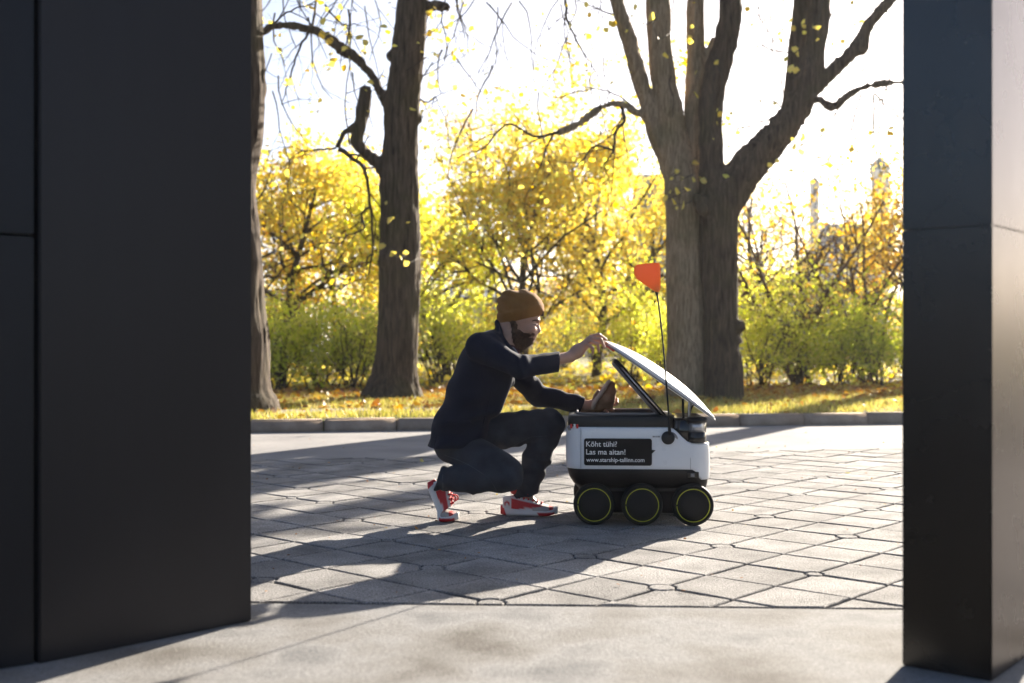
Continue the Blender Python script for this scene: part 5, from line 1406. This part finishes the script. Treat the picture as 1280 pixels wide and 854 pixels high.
# sneakers: modelled flat, then placed; the near one is bent over its toes
def shoe(place, parent_name='sneaker'):
    L = .292
    def zsole(x): return .020 + .016 * sm(.16, 0.0, x) + .012 * sm(.23, .292, x)
    def wid(x):  # half width of the foot along its length
        return np.interp(x, [0, .02, .07, .13, .19, .235, .27, .292], [.020, .031, .035, .036, .045, .047, .036, .016])
    def topz(x): return np.interp(x, [0, .03, .06, .10, .14, .18, .22, .26, .292], [.088, .100, .099, .095, .085, .069, .056, .048, .034])
    def shell(x0, x1, zf0, zf1, wsc, nx=80, na=44, roundtop=1.0):
        V = []; Fc = []
        for i in range(nx + 1):
            x = x0 + (x1 - x0) * i / nx; w = wid(x) * wsc; z0, z1 = zf0(x), zf1(x)
            for k in range(na):
                a = 2 * math.pi * k / na; c, s = math.cos(a), math.sin(a)
                e = .55 if s < 0 else .8
                V.append((x, w * math.copysign(abs(c) ** .6, c), (z0 + z1) / 2 + (z1 - z0) / 2 * math.copysign(abs(s) ** e, s)))
        for i in range(nx):
            for k in range(na):
                k2 = (k + 1) % na; Fc.append([i * na + k, (i + 1) * na + k, (i + 1) * na + k2, i * na + k2])
        Fc.append(list(range(na))); Fc.append([nx * na + k for k in range(na)][::-1])
        return np.array(V), Fc
    root = None
    Vs, Fs = shell(0.0, L, lambda x: .0 + .010 * sm(.235, .292, x) + .006 * sm(.03, 0, x), lambda x: zsole(x) + .014, 1.10)
    x, y, z = Vs.T; e = .0025
    def mix(c, col, m): return c * (1 - m[:, None]) + col * m[:, None]
    c = np.tile(WHT, (len(x), 1))
    c = mix(c, RED, 1 - sst(.026 - e, .026 + e, x + .35 * (z - .02)))
    c = mix(c, RED, sst(.200 - e, .200 + e, x + .6 * z) * (1 - sst(.021 - e, .021 + e, z + .0 * x)) * (1 - sst(.275, .28, x)))
    root = obj(parent_name, place(Vs), Fs, M['shoe_t'], person, True); set_tint(root, c)
    Vu, Fu = shell(.012, L - .006, lambda x: zsole(x) * .6, topz, 1.0)
    x, y, z = Vu.T
    c = np.tile(WHT, (len(x), 1))
    c = mix(c, GRY, sst(.17, .178, x + .3 * z) * (1 - sst(.058, .062, z)))
    lo_, hi_ = .030 + .13 * (x - .06), .088 - .22 * (x - .06)
    c = mix(c, RED, sst(lo_ - e, lo_ + e, z) * (1 - sst(hi_ - e, hi_ + e, z)) * sst(.056 - e, .056 + e, x) * (1 - sst(.214, .220, x)))
    c = mix(c, RED, 1 - sst(.011, .015, np.hypot((x - .034) * .9, z - .062)))
    c = mix(c, WHT, 1 - sst(.004, .007, np.hypot((x - .034) * .9, z - .062)))
    c = mix(c, RED, sst(.252 - e, .252 + e, x + .3 * (z - .03)))
    c = mix(c, RED, sst(.080, .084, z) * (1 - sst(.055, .06, x)) * .0 + sst(.020, .016, np.abs(y)) * sst(.05, .06, x) * (1 - sst(.19, .2, x)) * sst(.06, .065, z))
    up_ = obj('upper', place(Vu), Fu, M['shoe_t'], root, True); set_tint(up_, c)
    # raised side panels and loop of laces
    rl = np.random.default_rng(3)
    for k in range(6):
        xx = .100 + .022 * k; zz = float(topz(xx)) + .004; hw = .026
        Q = np.array([(xx - .004, -hw, zz - .014), (xx, -hw * .5, zz), (xx + .003, 0, zz + .003), (xx, hw * .5, zz), (xx - .004, hw, zz - .014)])
        V, Fc = tube_arrays([(smooth_line(Q, 11), np.full(11, .0052))], 6); obj('lace', place(V), Fc, M['lace'], root, True)
    for s in (-1, 1):
        Q = np.array([(.105, 0, .102), (.120, s * .020, .120), (.140, s * .034, .112), (.138, s * .030, .095), (.118, s * .012, .100)])
        V, Fc = tube_arrays([(smooth_line(Q, 14), np.full(14, .0034))], 6); obj('lace', place(V), Fc, M['lace'], root, True)
    Q = np.array([(.050, 0, .118), (.075, .0, .128), (.095, 0, .118)]); 
    V, Fc = tube_arrays([(smooth_line(Q, 8), np.array([.012, .02, .024, .026, .026, .024, .02, .012]))], 10); obj('tongue', place(V), Fc, M['shoe_r'], root, True)
    return root
def place_far(V):
    V = np.array(V, float); a = R(-4)
    x, y = V[:, 0] * math.cos(a) - V[:, 1] * math.sin(a), V[:, 0] * math.sin(a) + V[:, 1] * math.cos(a)
    o = HP(626, 643, 5.72); return np.stack([o[0] + x * .96, 5.715 + y, V[:, 2] * .98 + .001], 1)
def place_near(V):
    V = np.array(V, float); bx = .205; out = V.copy()
    # lift the heel: rotate everything behind the ball of the foot
    for i, (x, y, z) in enumerate(V):
        t = sm(bx + .020, bx - .055, x); th = R(66) * t
        dx, dz = x - bx, z - .0
        if x < bx + .02:
            out[i] = (bx + dx * math.cos(th) + dz * math.sin(th), y, -dx * math.sin(th) + dz * math.cos(th))
    out[:, 2] = np.maximum(out[:, 2], .0015)
    a = R(-9)
    x, y = (out[:, 0] - bx), out[:, 1]
    xr, yr = x * math.cos(a) - y * math.sin(a), x * math.sin(a) + y * math.cos(a)
    o = HP(553, 648, 5.55)
    return np.stack([o[0] + xr * .92, 5.53 + yr, out[:, 2] * .96], 1)
shoe(place_far); shoe(place_near)
# the paper parcel in the far hand
def f_parcel(X):
    d = cone(X, HP(764.5, 481, 5.72), HP(757.5, 497, 5.72), 4.5 * k_, 11.5 * k_, 1.05)
    d = smin(d, cone(X, HP(757.5, 497, 5.72), HP(748, 509, 5.72), 11.5 * k_, 7 * k_, 1.05), .012)
    d = smin(d, cone(X, HP(764, 490, 5.72), HP(761, 506, 5.72), 6.5 * k_, 6 * k_, 1.0), .012)
    return d + (.0026 * vnoise(X * 45) + .0014 * np.abs(vnoise(X * 90))).astype(np.float32)
po = HP(755, 515, 5.72)
V, Fq = sdf_mesh(f_parcel, HP(728, 525, 5.72) * [1, 0, 1] + [0, 5.62, 0], HP(782, 466, 5.72) * [1, 0, 1] + [0, 5.82, 0], .0026)
pc = thing('paper_parcel', tuple(po), 'crumpled brown paper parcel held in the far hand above the robot', 'parcel')
obj('wrap', V, Fq, M['paper'], pc, True)
Q = smooth_line(np.array([HP(762.5, 475.5, 5.70), HP(757, 482.5, 5.69), HP(749.5, 494, 5.685), HP(743, 503, 5.685), HP(741, 511.5, 5.69)]), 14)
V, Fc = tube_arrays([(Q, np.array([.006, .009, .010, .010, .011, .011, .011, .011, .011, .012, .012, .011, .010, .006]))], 8); V = np.array(V); V[:, 1] = 5.69 + (V[:, 1] - 5.69) * 2.2
obj('folded_edge', V, Fc, M['paper_l'], pc, True)
